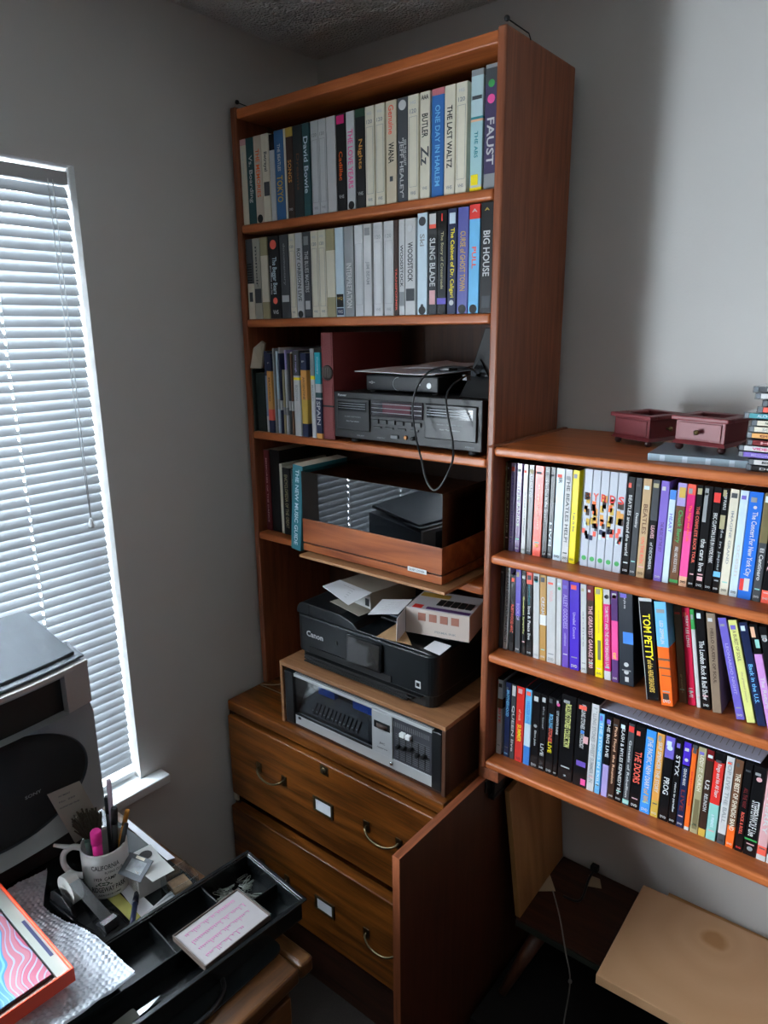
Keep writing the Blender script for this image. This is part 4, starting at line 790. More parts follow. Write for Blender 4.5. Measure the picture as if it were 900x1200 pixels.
# ================================================================== STEREO IN A WOODEN CASE, on the file cabinet
rx0, rx1, ryf, rz0, rz1 = -.5460, -.0360, -.112, ctop+.0004, .9320
so = Thing('stereo_console', 'silver and black cassette stereo in an open-fronted wooden case', 'stereo', ((rx0+rx1)/2, .06, rz0))
ven = wood('case_veneer', '#a57650', '#82573a', 'X', .45, 60)
so.part('case_top', MB().box(rx0, rx1, ryf, .235, rz1-.0105, rz1), ven, .001)
so.part('case_side', MB().box(rx0, rx0+.0095, ryf, .235, rz0, rz1-.0106), ven, .001)
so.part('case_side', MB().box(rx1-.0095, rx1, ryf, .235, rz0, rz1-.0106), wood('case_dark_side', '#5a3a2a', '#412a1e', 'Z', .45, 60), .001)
so.part('case_floor', MB().box(rx0+.0096, rx1-.0096, ryf+.004, .235, rz0, rz0+.005), dark_ven)
so.part('case_back', MB().box(rx0+.0096, rx1-.0096, .230, .235, rz0+.0052, rz1-.0107), dark_ven)
ux0, ux1 = rx0+.014, rx1-.012; uf = ryf+.006; uz0, uz1 = rz0+.0056, rz1-.022
so.part('side_cheek', MB().box(ux0, ux0+.030, uf-.004, .20, uz0, uz1), blk, .002)
so.part('side_cheek', MB().box(ux1-.026, ux1, uf-.004, .20, uz0, uz1), blk, .002)
a0, a1 = ux0+.0305, ux1-.0265
so.part('body', MB().box(a0, a1, uf+.05, .20, uz0, uz1-.004), blk_m)
so.part('base_strip', MB().box(a0, a1, uf, uf+.05, uz0, uz0+.026), alu, .001)
so.part('top_trim', MB().box(a0, a1, uf-.001, uf+.006, uz1-.010, uz1-.002), alu, .001)
so.part('top_plate', MB().box(a0, a1, uf+.0062, .198, uz1-.0038, uz1-.0005), mat('satin_silver_lid', '#9fa2a4', .18, .6), .0005)
def ax(t): return lerp(a0, a1, t)
tp = uz1-.0104; bt = uz0+.0264
so.part('recess', MB().box(a0, ax(.600), uf+.045, uf+.0496, bt, tp), blk_m)
mb = MB().add([(a0+.002,uf+.012,bt+.008),(ax(.598),uf+.012,bt+.008),(ax(.598),uf+.044,bt+.062),(a0+.002,uf+.044,bt+.062),(a0+.002,uf+.044,bt),(ax(.598),uf+.044,bt),(a0+.002,uf+.012,bt),(ax(.598),uf+.012,bt)],[(0,1,2,3),(6,4,5,7),(0,6,7,1),(3,2,5,4),(0,3,4,6),(1,7,5,2)])
so.part('key_deck', mb, blk)
for k in range(12):
    xk = ax(.11+.031*k); 
    so.part('key', MB().hexa([(xk,uf+.013,bt+.012),(xk+.0075,uf+.013,bt+.012),(xk+.0075,uf+.030,bt+.034),(xk,uf+.030,bt+.034),(xk,uf+.011,bt+.017),(xk+.0075,uf+.011,bt+.017),(xk+.0075,uf+.027,bt+.040),(xk,uf+.027,bt+.040)]), blk, .0006)
    so.part('key_mark', MB().box(xk+.0022, xk+.0048, uf+.0125, uf+.0150, bt+.0215, bt+.0240), mat('key_white', '#b8babc', .5))
disp = mat('blue_display', '#3a62c4', .3)
so.part('level_meter', MB().box(ax(.13), ax(.26), uf+.030, uf+.0445, bt+.064, bt+.098), disp, .001)
so.part('level_meter', MB().box(ax(.40), ax(.555), uf+.030, uf+.0445, bt+.064, bt+.098), disp, .001)
so.part('front_window', MB().box(a0+.001, ax(.600)-.001, uf+.001, uf+.003, bt+.004, tp), seethrough('stereo_window', (.80,.82,.84), .02, .07))
so.part('window_rim', MB().box(a0, ax(.600), uf, uf+.004, bt, bt+.0038), blk)
cp_ = so.part('control_panel', MB().box(ax(.602), ax(.742), uf-.001, uf+.049, bt, tp), alu, .0008)
so.part('tuning_slot', MB().box(ax(.618), ax(.728), uf-.0016, uf-.0011, tp-.042, tp-.024), blk, parent=cp_)
so.part('tuning_wheel', MB().lathe([(.019,-.004),(.020,-.003),(.020,.003),(.019,.004)], (ax(.673), uf+.010, tp-.033), 28, 'Z'), mat('brown_wheel', '#4a3a34', .3), parent=cp_)
text(cp_, 'JVC', 'black', (ax(.673)-so.loc[0], uf-.0013-so.loc[1], bt+.028-so.loc[2]), .016, .006, (1,0,0), (0,0,1), 'logo')
text(cp_, 'STEREO MUSIC SYSTEM', 'dkgrey', (ax(.673)-so.loc[0], uf-.0013-so.loc[1], bt+.016-so.loc[2]), .030, .0025, (1,0,0), (0,0,1))
eq = so.part('equalizer_panel', MB().box(ax(.744), a1, uf+.002, uf+.049, bt, tp), mat('eq_grey', '#3b3b41', .5))
for k in range(5):
    xk = ax(.785+.042*k)
    so.part('slider_slot', MB().box(xk-.0012, xk+.0012, uf+.0013, uf+.0019, bt+.006, tp-.040), blk_m, parent=eq)
    so.part('slider_knob', MB().box(xk-.0035, xk+.0035, uf-.010, uf+.0012, bt+.036+.004*(k % 3), bt+.044+.004*(k % 3)), blk, .001, parent=eq)
for k in range(2): so.part('push_button', MB().box(ax(.800+.038*k), ax(.830+.038*k), uf-.008, uf+.0018, tp-.037, tp-.027), white_p, .001, parent=eq)
for k in range(24): so.part('scale_line', MB().box(ax(.75+.0098*k), ax(.75+.0098*k)+.0007, uf+.0014, uf+.0019, tp-.022, tp-.010), ink('grey'), parent=eq)
for k in range(13): so.part('scale_line', MB().box(ax(.76), a1-.008, uf+.0016, uf+.0019, bt+.008+.005*k, bt+.0084+.005*k), ink('grey'), parent=eq)
so.part('headphone_socket', MB().lathe([(.0001,-.003),(.004,-.003),(.005,-.0002)], (ax(.735), uf, uz0+.013), 14, 'Y'), chrome)
so.part('cassette_latch', MB().box(a0+.012, a0+.020, uf-.002, uf-.0002, uz0+.018, uz0+.024), blk)

# ================================================================== PRINTER AND CARTONS
px0, px1, pyf, pyb, pz = -.5170, -.0880, -.084, .245, rz1+.0004
pr_ = Thing('printer', 'black inkjet printer standing on the wooden stereo case', 'printer', ((px0+px1)/2, .08, pz))
pb = mat('printer_black', '#101417', .34, bump=.05, bscale=900); pb2 = mat('printer_dark', '#0b0d0e', .5)
pr_.part('base', MB().rbox(px0+.010, px1-.006, pyf+.012, pyb, pz, pz+.030, .022), pb2, .003)
pr_.part('body', MB().rbox(px0, px1, pyf+.006, pyb, pz+.0302, pz+.128, .026, seg=6), pb, .004, 3)
pr_.part('paper_cassette', MB().box(px0+.040, px1-.070, pyf+.000, pyf+.05, pz+.006, pz+.026), pb2, .002)
pr_.part('front_slot', MB().box(px0+.05, px1-.12, pyf+.0035, pyf+.0062, pz+.034, pz+.050), blk_m)
for k in range(3): pr_.part('tray_ridge', MB().box(px0+.035, px1-.075+.02*k, pyf-.003+.001*k, pyf+.0118, pz+.0085+.008*k, pz+.0115+.008*k), pb2, .0005)
scr = pr_.part('touch_screen', MB().hexa([(px0+.178,pyf-.004,pz+.052),(px0+.285,pyf-.004,pz+.052),(px0+.285,pyf+.0055,pz+.052),(px0+.178,pyf+.0055,pz+.052),(px0+.178,pyf+.001,pz+.121),(px0+.285,pyf+.001,pz+.121),(px0+.285,pyf+.0055,pz+.121),(px0+.178,pyf+.0055,pz+.121)]), blk_g, .001)
pr_.part('screen_glass', MB().hexa([(px0+.184,pyf-.0050,pz+.057),(px0+.279,pyf-.0050,pz+.057),(px0+.279,pyf-.0042,pz+.057),(px0+.184,pyf-.0042,pz+.057),(px0+.184,pyf-.0002,pz+.116),(px0+.279,pyf-.0002,pz+.116),(px0+.279,pyf+.0006,pz+.116),(px0+.184,pyf+.0006,pz+.116)]), mat('screen_glass', '#33302e', .06, spec=.9), parent=scr)
pr_.part('power_button', MB().lathe([(.0001,-.001),(.006,-.001),(.0066,.0)], (px0+.142, pyf+.0055, pz+.084), 18, 'Y', sx=.6), blk)
text(pr_.o, 'Canon', 'white', (px0+.068-pr_.loc[0], pyf+.0054-pr_.loc[1], pz+.083-pr_.loc[2]), .056, .015, (1,0,0), (0,0,1), 'logo')
pr_.part('card_mark', MB().box(px1-.052, px1-.038, pyf+.0050, pyf+.0058, pz+.045, pz+.062), ink('lgrey'))
pr_.part('card_mark_inner', MB().box(px1-.0495, px1-.0405, pyf+.0044, pyf+.0049, pz+.049, pz+.058), pb)
# lid with the hump of the feeder on the window side and a sunken tray
mb = MB(); prof = [(px0+.004, pz+.1285)]
for a in range(180, 89, -15): prof.append((px0+.030+.026*math.cos(math.radians(a)), pz+.136+.024*math.sin(math.radians(a))))
prof += [(px0+.150, pz+.158), (px0+.190, pz+.146), (px0+.205, pz+.1335), (px1-.03, pz+.1335), (px1-.004, pz+.1285)]
mb.prism(prof, 'Y', pyf+.010, pyb-.004); pr_.part('scanner_lid', mb, pb, .002)
pr_.part('lid_seam', MB().box(px0+.046, px0+.048, pyf+.0085, pyf+.0099, pz+.132, pz+.158), blk_m)
pr_.part('feed_tray', MB().hexa([(px0+.215,.00,pz+.140),(px1-.02,.00,pz+.136),(px1-.02,.225,pz+.139),(px0+.215,.225,pz+.150),(px0+.215,.00,pz+.146),(px1-.02,.00,pz+.141),(px1-.02,.225,pz+.144),(px0+.215,.225,pz+.158)]), pb2, .002)
pr_.part('paper_guide', MB().hexa([(px0+.195,.01,pz+.150),(px0+.275,.01,pz+.147),(px0+.275,.035,pz+.147),(px0+.195,.035,pz+.150),(px0+.195,.01,pz+.160),(px0+.275,.01,pz+.150),(px0+.275,.035,pz+.150),(px0+.195,.035,pz+.160)]), mat('grey_guide', '#4d565c', .4), .001)
# open carton on the feeder
kraft = mat('grey_board', '#a29a8c', .8, noise=.06); cw_ = mat('carton_white', '#d3d3d6', .6); kb = mat('brown_board', '#a5825c', .8, noise=.06)
zc = pz+.1605
ca = Thing('open_carton', 'small open cardboard carton with a white card flap on the printer lid', 'carton', (-.36, .06, zc), math.radians(-9), local=True)
L_, D_, H_ = .155, .16, .048
ca.part('shell', MB().box(-.060,.060,-.075,.075,0,.0012).box(-.060,-.0588,-.075,.075,.0012,H_).box(.0588,.060,-.075,.075,.0012,H_).box(-.060,.060,-.0700,.075,H_,H_+.0012).box(-.0588,.0588,.0738,.075,.0012,H_), kraft)
ca.part('flap', MB().hexa([(-.075,-.115,H_-.008),(.050,-.135,H_-.016),(.060,-.0705,H_+.0005),(-.062,-.0705,H_+.0005),(-.075,-.115,H_-.007),(.050,-.135,H_-.015),(.060,-.0705,H_+.0015),(-.062,-.0705,H_+.0015)]), cw_)
ca.part('lower_flap', MB().hexa([(-.060,-.105,.0015),(.058,-.110,-.0005),(.058,-.0755,.0005),(-.060,-.0755,.0005),(-.060,-.105,.0025),(.058,-.110,.0005),(.058,-.0755,.0015),(-.060,-.0755,.0015)]), kraft)
cd_ = ca.part('ink_cartridge', MB().box(-.012,.050,-.066,.02,.0016,.034), white_p, .001)
ca.part('barcode', MB().box(.030,.044,-.0668,-.0661,.008,.026), ink('dkgrey'), parent=cd_)
for k in range(5): text(ca.o, 'notice of recycling', 'grey', (-.012+.002*k, -.083-.008*k, H_-.0005-.0022*k), .05, .003, (1,-.1,0), (.05,.97,.22))
cz_ = pz+.1500
cB = Thing('printed_carton', 'printed white ink carton with open flaps on the right of the printer', 'carton', (-.135, .03, cz_), math.radians(14), local=True)
cB.part('box', MB().box(-.075,.075,-.055,.060,0,.060), mat('carton_print', '#c6b8ae', .5), .001)
cB.part('top_print', MB().box(-.074,.074,-.054,.059,.0602,.0608), cw_)
for k in range(5): cB.part('cartridge_picture', MB().box(-.015+.017*k, -.001+.017*k, -.022, .012, .0610, .0625), blk_m, .0004)
cB.part('colour_band', MB().box(-.070,.00,.022,.045,.0609,.0613), ink('gold')); cB.part('red_label', MB().box(-.062,-.040,-.050,-.030,.0609,.0613), ink('red'))
cB.part('colour_band', MB().box(-.030,.072,-.050,-.036,.0609,.0613), ink('plum'))
for k in range(4): cB.part('instruction_picture', MB().box(-.045+.026*k, -.027+.026*k, -.0559, -.0552, .034, .052), mat('rust_print', '#a06a5a', .6))
text(cB.o, 'PIXMA INK', 'grey', (.02, -.0556, .012), .05, .005, (1,0,0), (0,0,1))
cB.part('side_flap', MB().hexa([(-.0765,-.105,-.004),(-.0755,-.105,-.004),(-.0755,-.0555,.001),(-.0765,-.0555,.001),(-.0765,-.102,.050),(-.0755,-.102,.050),(-.0755,-.0555,.058),(-.0765,-.0555,.058)]), cw_)
cB.part('top_flap', MB().hexa([(-.155,-.085,.040),(-.0775,-.090,.056),(-.0775,-.012,.061),(-.155,-.008,.048),(-.155,-.085,.041),(-.0775,-.090,.057),(-.0775,-.012,.062),(-.155,-.008,.049)]), cw_)
for k in range(5): text(cB.o, 'printed on recycled', 'grey', (-.113, -.065+.009*k, .0512+.0008*k), .042, .003, (.98,0,.2), (0,.99,.1))
cB.part('lower_flap', MB().hexa([(-.130,-.095,-.006),(-.040,-.105,-.006),(-.0755,-.0556,.001),(-.110,-.02,.001),(-.130,-.095,-.005),(-.040,-.105,-.005),(-.0755,-.0556,.002),(-.110,-.02,.002)]), kb)
cB.part('end_panel', MB().box(-.0752,-.0751,-.05,.058,.002,.058), kb)
sheet('receipt', 'small white slip under the printed carton on the printer lid', 'paper', [(-.13,-.062,pz+.1355),(-.085,-.066,pz+.1335),(-.085,-.02,pz+.1385),(-.13,-.02,pz+.1385)], .0005, paper, 0, .0)

# ================================================================== TOP OF THE LOW UNIT
lac = mat('red_lacquer', '#6e2328', .5); lacd = mat('dark_lacquer', '#3c1a1c', .3)
def trinket(label, loc, rz, w_, d_, knob):
    t = Thing('trinket_box', label, 'box', loc, rz, 'trinket boxes', local=True); a, b_ = w_/2, d_/2
    for sx in (-1, 1):
        for sy in (-1, 1): t.part('foot', MB().lathe([(.004,0),(.007,.004),(.0065,.009),(.004,.0115)], (sx*(a-.006), sy*(b_-.006), 0), 12), lacd)
    t.part('base_moulding', MB().hexa([(-a-.005,-b_-.005,.0112),(a+.005,-b_-.005,.0112),(a+.005,b_+.005,.0112),(-a-.005,b_+.005,.0112),(-a,-b_,.0175),(a,-b_,.0175),(a,b_,.0175),(-a,b_,.0175)]), lac, .001)
    t.part('body', MB().box(-a,a,-b_,-b_+.006,.0176,.052).box(-a,a,b_-.006,b_,.0176,.052).box(-a,-a+.006,-b_+.006,b_-.006,.0176,.052).box(a-.006,a,-b_+.006,b_-.006,.0176,.052).box(-a+.006,a-.006,-b_+.006,b_-.006,.0176,.022), lac, .0008)
    rim = MB(); o_, i_ = .007, .013
    for (x0, x1, y0, y1) in ((-a-o_, a+o_, -b_-o_, -b_+i_), (-a-o_, a+o_, b_-i_, b_+o_), (-a-o_, -a+i_, -b_+i_, b_-i_), (a-i_, a+o_, -b_+i_, b_-i_)): rim.box(x0, x1, y0, y1, .0522, .0600)
    t.part('rim', rim, lac, .002)
    dr = t.part('drawer', MB().box(-a+.006, a-.006, -b_-.0022, -b_-.0002, .020, .049), lac, .0008)
    t.part('lining', MB().box(-a+.007, a-.007, -b_+.007, b_-.007, .0222, .030), mat('dark_felt', '#2a1618', .95))
    if knob == 'front': t.part('knob', MB().lathe([(.002,-.0022),(.002,-.006),(.0045,-.009),(.0045,-.013),(.0001,-.0145)], (0, -b_, .034), 14, 'Y'), brass, parent=dr)
    if knob == 'side': t.part('knob', MB().lathe([(.002,.0),(.002,.005),(.0045,.008),(.0045,.011),(.0001,.0125)], (a, 0, .034), 14, 'X'), brass)
    return t
trinket('dark red lacquered trinket box standing on the shelf top with its knob turned aside', (.235, .185, LT+.0004), math.radians(-25), .090, .090, 'side')
# jewel case pack lying flat
jw = seethrough('clear_styrene', (.90,.93,.95), .05, .12); jc = mat('tray_grey', '#cfdde6', .25)
jp = Thing('jewel_case_pack', 'flat pair of clear disc cases under the trinket box with the front knob', 'disc case', (.372, .075, LT+.0004), math.radians(6), local=True)
jp.part('case', MB().box(-.080,.080,-.070,.070,0,.0012).box(-.080,.080,-.070,.070,.0108,.0120).box(-.080,.080,-.070,-.0688,.0012,.0108).box(-.080,-.0788,-.0688,.07,.0012,.0108).box(.0788,.080,-.0688,.07,.0012,.0108), mat('frosted_styrene', '#a3b6c2', .12, spec=.7))
jp.part('tray', MB().box(-.076,.076,-.066,.066,.0014,.0056), jc); jp.part('tray', MB().box(-.076,.076,-.066,.066,.0062,.0104), jc)
for k in range(4): jp.part('hinge_rib', MB().box(-.06+.036*k,-.052+.036*k,-.0706,-.0701,.001,.011), jc)
trinket('red lacquered trinket box with a brass front knob standing on clear disc cases', (.373, .098, LT+.0130), math.radians(-13), .088, .080, 'front')
# stack of CDs
cds = [('black','lgrey',0,.0),('white','black',.0,.0),('purple','lav',-.012,.0),('white','magenta',-.014,.0),('dkred','rose',-.005,0),('amber','dkred',-.003,0),('cream','grey',-.003,0),('cream','dkgreen',-.002,0),('teal','pale',-.010,.0),('coral','white',.006,0),('grey','white',.010,0),('white','grey',.003,0),('dkgrey','white',-.003,0)]
cd_say = ['black','bright white','purple','white and magenta','dark red','amber','plain cream','cream and green','teal','coral red','grey','chalky white','dark grey']
zc = LT+.0004
for i, (c, c2, dx, dy) in enumerate(cds):
    t = Thing('cd_case', f'{cd_say[i]} spined CD case, {ordinal(i)} from the bottom of the disc stack', 'CD', (.528+dx, .055, zc), math.radians(-2+3.0*math.sin(i*2.1)), 'CDs stacked beside the trinket boxes', local=True)
    t.part('jewel_case', MB().box(-.071,.071,-.0625,.0625,0,.0011).box(-.071,.071,-.0625,.0625,.0089,.0100).box(-.071,-.0698,-.0625,.0625,.0011,.0089).box(.0698,.071,-.0625,.0625,.0011,.0089), jw)
    ins = t.part('spine_card', MB().box(-.0625,.0690,-.0618,.0612,.0013,.0087), mat('cd_card_'+c, PAL[c], .35))
    t.part('hinge_edge', MB().box(-.0694,-.0632,-.0618,.0612,.0013,.0087), mat('cd_tray', '#6d7278', .3))
    text(ins, ['DOG','BIG SKY','MIDTOWN','VIDEO','HIT','GOLD','SONGS','NOCTURNES','ALCHEMY','RED','MONO','PARTY','Pulse of'][i], c2, (-.036, -.0622, .005), .030, .0042, (1,0,0), (0,0,1), 'spine_lettering')
    zc += .0102

# ================================================================== BELOW THE LOW UNIT: bench and plywood
bz = .386
be = Thing('low_bench', 'low dark wooden bench with tapered splayed legs against the wall', 'bench', (.55, .18, .2))
be.part('seat', MB().box(.066, .970, .048, .306, bz-.024, bz), dark_ven, .003)
be.part('edge_strip', MB().box(.066, .970, .0455, .0478, bz-.022, bz-.006), mat('dark_green_edge', '#2c332e', .5))
for x, s_ in ((.12, -1), (.90, 1)):
    for y, q in ((.085, -1), (.255, 1)):
        be.part('leg', MB().tube([(x, y, bz-.0242), (x+s_*.058, y+(-.085 if q < 0 else .02), .2004)], .021, 12, taper=[1, .5]), wood('leg_wood', '#5f3a2a', '#402619', 'Z', .4, 60))
tk = Thing('storage_trunk', 'black flat-topped storage trunk under the legs of the low bench', 'trunk', (.50, .11, 0))
trm = mat('trunk_black', '#0c0b0b', .7)
tk.part('body', MB().box(.035, .97, -.090, .300, 0, .165), trm, .003)
tk.part('lid', MB().box(.030, .972, -.095, .303, .1652, .1925), trm, .004)
tk.part('clasp', MB().box(.46, .52, -.0985, -.0952, .14, .188), blk_metal, .001)
solo('plywood_board', 'thick plywood offcut lying on the bench under the knotted plywood sheet', 'board', MB().box(.338, .955, .062, .304, bz+.0004, bz+.040), ply, (.68, .18, bz+.0004), .001)
pk = Thing('plywood_sheet', 'light plywood sheet with a round knot lying on the bench', 'board', (.62, .12, bz+.0408), math.radians(1.5))
def knot_ply():
    if 'knotted_plywood' in MATS: return MATS['knotted_plywood']
    m = bpy.data.materials.new('knotted_plywood'); m.use_nodes = True; MATS['knotted_plywood'] = m; nt = m.node_tree; L = nt.links.new; b = nt.nodes['Principled BSDF']
    tc = nt.nodes.new('ShaderNodeTexCoord')
    ds = nt.nodes.new('ShaderNodeVectorMath'); ds.operation = 'DISTANCE'; ds.inputs[1].default_value = (-.150, .085, .0)
    mp0 = nt.nodes.new('ShaderNodeMapping'); mp0.inputs['Scale'].default_value = (1.0, 1.0, 0.0); L(tc.outputs['Object'], mp0.inputs['Vector'])
    nz = nt.nodes.new('ShaderNodeTexNoise'); nz.inputs['Scale'].default_value = 9; nz.inputs['Detail'].default_value = 3; L(tc.outputs['Object'], nz.inputs['Vector'])
    sc = nt.nodes.new('ShaderNodeVectorMath'); sc.operation = 'SCALE'; sc.inputs['Scale'].default_value = .05; L(nz.outputs['Color'], sc.inputs[0])
    ad = nt.nodes.new('ShaderNodeVectorMath'); ad.operation = 'ADD'; L(mp0.outputs['Vector'], ad.inputs[0]); L(sc.outputs['Vector'], ad.inputs[1]); 
    sb = nt.nodes.new('ShaderNodeVectorMath'); sb.operation = 'SUBTRACT'; sb.inputs[1].default_value = (.025, .025, .025); L(ad.outputs['Vector'], sb.inputs[0])
    mz = nt.nodes.new('ShaderNodeMapping'); mz.inputs['Scale'].default_value = (1, 1, 0); L(sb.outputs['Vector'], mz.inputs['Vector']); L(mz.outputs['Vector'], ds.inputs[0])
    # rings: fade away from the knot
    pw = nt.nodes.new('ShaderNodeMath'); pw.operation = 'POWER'; pw.inputs[1].default_value = .5; L(ds.outputs['Value'], pw.inputs[0])
    mu = nt.nodes.new('ShaderNodeMath'); mu.operation = 'MULTIPLY'; mu.inputs[1].default_value = 19; L(pw.outputs[0], mu.inputs[0])
    sn = nt.nodes.new('ShaderNodeMath'); sn.operation = 'PINGPONG'; sn.inputs[1].default_value = 1.0; L(mu.outputs[0], sn.inputs[0])
    cr = nt.nodes.new('ShaderNodeValToRGB'); cr.color_ramp.elements[0].color = (*lin('#bf946c'), 1); cr.color_ramp.elements[1].color = (*lin('#c49972'), 1); L(sn.outputs[0], cr.inputs['Fac'])
    kr = nt.nodes.new('ShaderNodeMapRange'); kr.inputs['From Min'].default_value = .016; kr.inputs['From Max'].default_value = .030; kr.inputs['To Min'].default_value = 1; kr.inputs['To Max'].default_value = 0; L(ds.outputs['Value'], kr.inputs['Value'])
    mx = nt.nodes.new('ShaderNodeMix'); mx.data_type = 'RGBA'; mx.inputs['B'].default_value = (*lin('#a87848'), 1); L(kr.outputs['Result'], mx.inputs['Factor']); L(cr.outputs['Color'], mx.inputs['A'])
    L(mx.outputs['Result'], b.inputs['Base Color']); b.inputs['Roughness'].default_value = .5
    return m
pk.part('sheet', MB().box(.292, .960, -.032, .272, bz+.0408, bz+.0640), knot_ply(), .0015)
# board leaning against the side panel
lb = solo('leaning_board', 'upright plywood board leaning against the shade-toned side panel on the bench', 'board',
     MB().hexa([(.062,.050,bz+.0004),(.075,.050,bz+.0004),(.066,.304,bz+.0004),(.053,.304,bz+.0004),(.026,.040,.722),(.039,.040,.722),(.036,.304,.742),(.023,.304,.742)]), ply_y, (.055,.17,bz+.0004), .0008)
# cord with paper tags on the bench
cordm = mat('grey_cord', '#8d8a86', .6)
p_a = onZ(648, 1044, bz+.003); p_b = onZ(656, 1075, bz+.003)
cg = Thing('cord', 'thin grey cord hanging down in front of the low bench', 'cord', (p_b.x, .04, .24))
edge = onZ(664, 1112, bz+.004)
mid = onY(668, 1150, edge.y-.015); low = onZ(661, 1197, .203); low2 = onZ(654, 1250, .203)
cg.part('wire', MB().tube(smooth_path([p_a, p_b, (edge.x, edge.y-.006, bz+.003), mid, low, low2], 6), .0017, 8), cordm)
cg.part('cord_knot', MB().lathe([(.0001,-.005),(.004,-.003),(.0045,0),(.004,.003),(.0001,.005)], tuple(mid), 10), cordm)
tagm = mat('paper_tag', '#b5a283', .8)
def tag_tri(name, label, px, z):
    pts = [onZ(u, v, z) for u, v in px]; n = len(pts); mb = MB().prism([(p.x, p.y) for p in pts], 'Z', z-.0012, z)
    return solo(name, label, 'paper scrap', mb, tagm, (sum(p.x for p in pts)/n, sum(p.y for p in pts)/n, z-.0012))
tag_tri('paper_scrap', 'pointed tan paper scrap on the bench beside the leaning board', [(624,1044),(642,1017),(651,1044)], bz+.0016)
tag_tri('paper_scrap', 'small square paper scrap on the bench near the wall', [(688,1038),(690,1025),(703,1030),(705,1041)], bz+.0016)
c1 = onZ(660, 1050, bz+.004); c2 = onZ(680, 1055, bz+.004); c3 = onZ(690, 1030, bz+.004); c4 = onZ(697, 1019, bz+.004)
pl_ = Thing('plug_lead', 'black lead with a small plug lying on the bench by the wall', 'cable', (c2.x, c2.y, bz+.0004))
pl_.part('wire', MB().tube(smooth_path([c1, c2, c3, c4], 6), .0030, 8), blk)
pl_.part('plug', MB().box(c4.x-.010, c4.x+.010, c4.y-.010, c4.y+.008, bz+.0006, bz+.018), blk, .003)

# unseen cabinet added beyond the low shelf unit to shade the side panel
sbd = Thing('added_shade_cabinet', 'unseen dark cabinet added beyond the low shelf unit to block light', 'added_shade_cabinet', (1.32, -.12, 0))
sbd.part('carcass', MB().box(1.03, 1.62, -.58, .302, .06, 1.10), dark_ven, .003)
sbd.part('top', MB().box(1.02, 1.63, -.60, .304, 1.1002, 1.125), dark_ven, .004)
for x in (1.032, 1.328):
    d = sbd.part('door', MB().box(x, x+.29, -.600, -.5802, .08, 1.08), dark_ven, .003)
    sbd.part('knob', MB().lathe([(.004,0),(.004,-.012),(.011,-.018),(.010,-.026),(.0001,-.028)], (x+(.26 if x < 1.2 else .03), -.6001, .62), 16, 'Y'), brass, parent=d)
for x in (1.06, 1.59):
    for y in (-.55, .27): sbd.part('foot', MB().box(x-.025, x+.025, y-.025, y+.025, 0, .0598), dark_ven)

# ================================================================== DESK BY THE WINDOW
DZ, DYF, DXR, DXL, DYN = .7400, -.5600, .0050, -.7100, -1.95
dkk = Thing('desk', 'dark oak desk under the window with a pale wooden end strip', 'desk', (-.35, -1.2, 0))
oak_dk = wood('desk_oak', '#5e3a1a', '#38200c', 'Y', .38, 110, wave=6)
oak_ex = wood('desk_oak_cross', '#5c3a1a', '#3a220c', 'X', .4, 110)
dkk.part('desktop', MB().box(DXL, DXR, DYN, DYF-.032, DZ-.030, DZ), oak_dk, .006, 3)
dkk.part('end_strip', MB().box(DXL, DXR, DYF-.030, DYF, DZ-.030, DZ+.0005), oak_ex, .007, 3)
dkk.part('pedestal', MB().box(DXL+.03, DXR-.025, -1.05, DYF-.035, 0, DZ-.0302), dark_ven, .002)
for k in range(3): 
    z0_ = .08+.205*k
    d = dkk.part('drawer', MB().box(DXR-.0248, DXR-.010, -1.04, DYF-.045, z0_, z0_+.195), oak_dk, .003)
    dkk.part('drawer_pull', MB().tube([(DXR-.010, -.86, z0_+.10), (DXR+.012, -.85, z0_+.10), (DXR+.012, -.78, z0_+.10), (DXR-.010, -.77, z0_+.10)], .004, 8), brass, parent=d)
dkk.part('pedestal', MB().box(DXL+.03, DXR-.025, DYN+.01, DYN+.05, 0, DZ-.0302), dark_ven)
solo('desk_mat', 'dark clear-edged plastic mat lying on the desk', 'mat', MB().rbox(DXL+.01, -.040, -1.7, DYF-.022, DZ+.0008, DZ+.0038, .02), mat('dark_mat', '#15191a', .12, spec=.6), (-.37, -1.1, DZ+.0008), .0008)
MZ = DZ+.0042
# speaker box
sX, sB = -.5000, -.7440; sy0, sy1 = -1.010, -.618; sz0_, sz1_ = .8150, 1.1480
spk = Thing('loudspeaker', 'silver grey loudspeaker with a round black grille in front of the blind', 'loudspeaker', (-.62, -.81, MZ))
sg = mat('silver_grey_plastic', '#8f9090', .38, .25); sgd = mat('slate_grey_plastic', '#444a51', .5); sgl = mat('pale_silver_plastic', '#a9a4a0', .32, .3)
spk.part('plinth', MB().box(sB+.02, sX-.05, sy0+.05, sy1-.045, MZ, sz0_-.0005), blk_m, .002)
spk.part('cabinet', MB().hexa([(sB,sy0,sz0_),(sX-.034,sy0,sz0_),(sX-.034,sy1,sz0_),(sB,sy1,sz0_),(sB,sy0,sz1_+.020),(sX-.034,sy0,sz1_-.016),(sX-.034,sy1,sz1_-.016),(sB,sy1,sz1_+.020)]), sgd, .002)
def bow(t): return .024*(1-(2*t-1)**2)     # bowed front
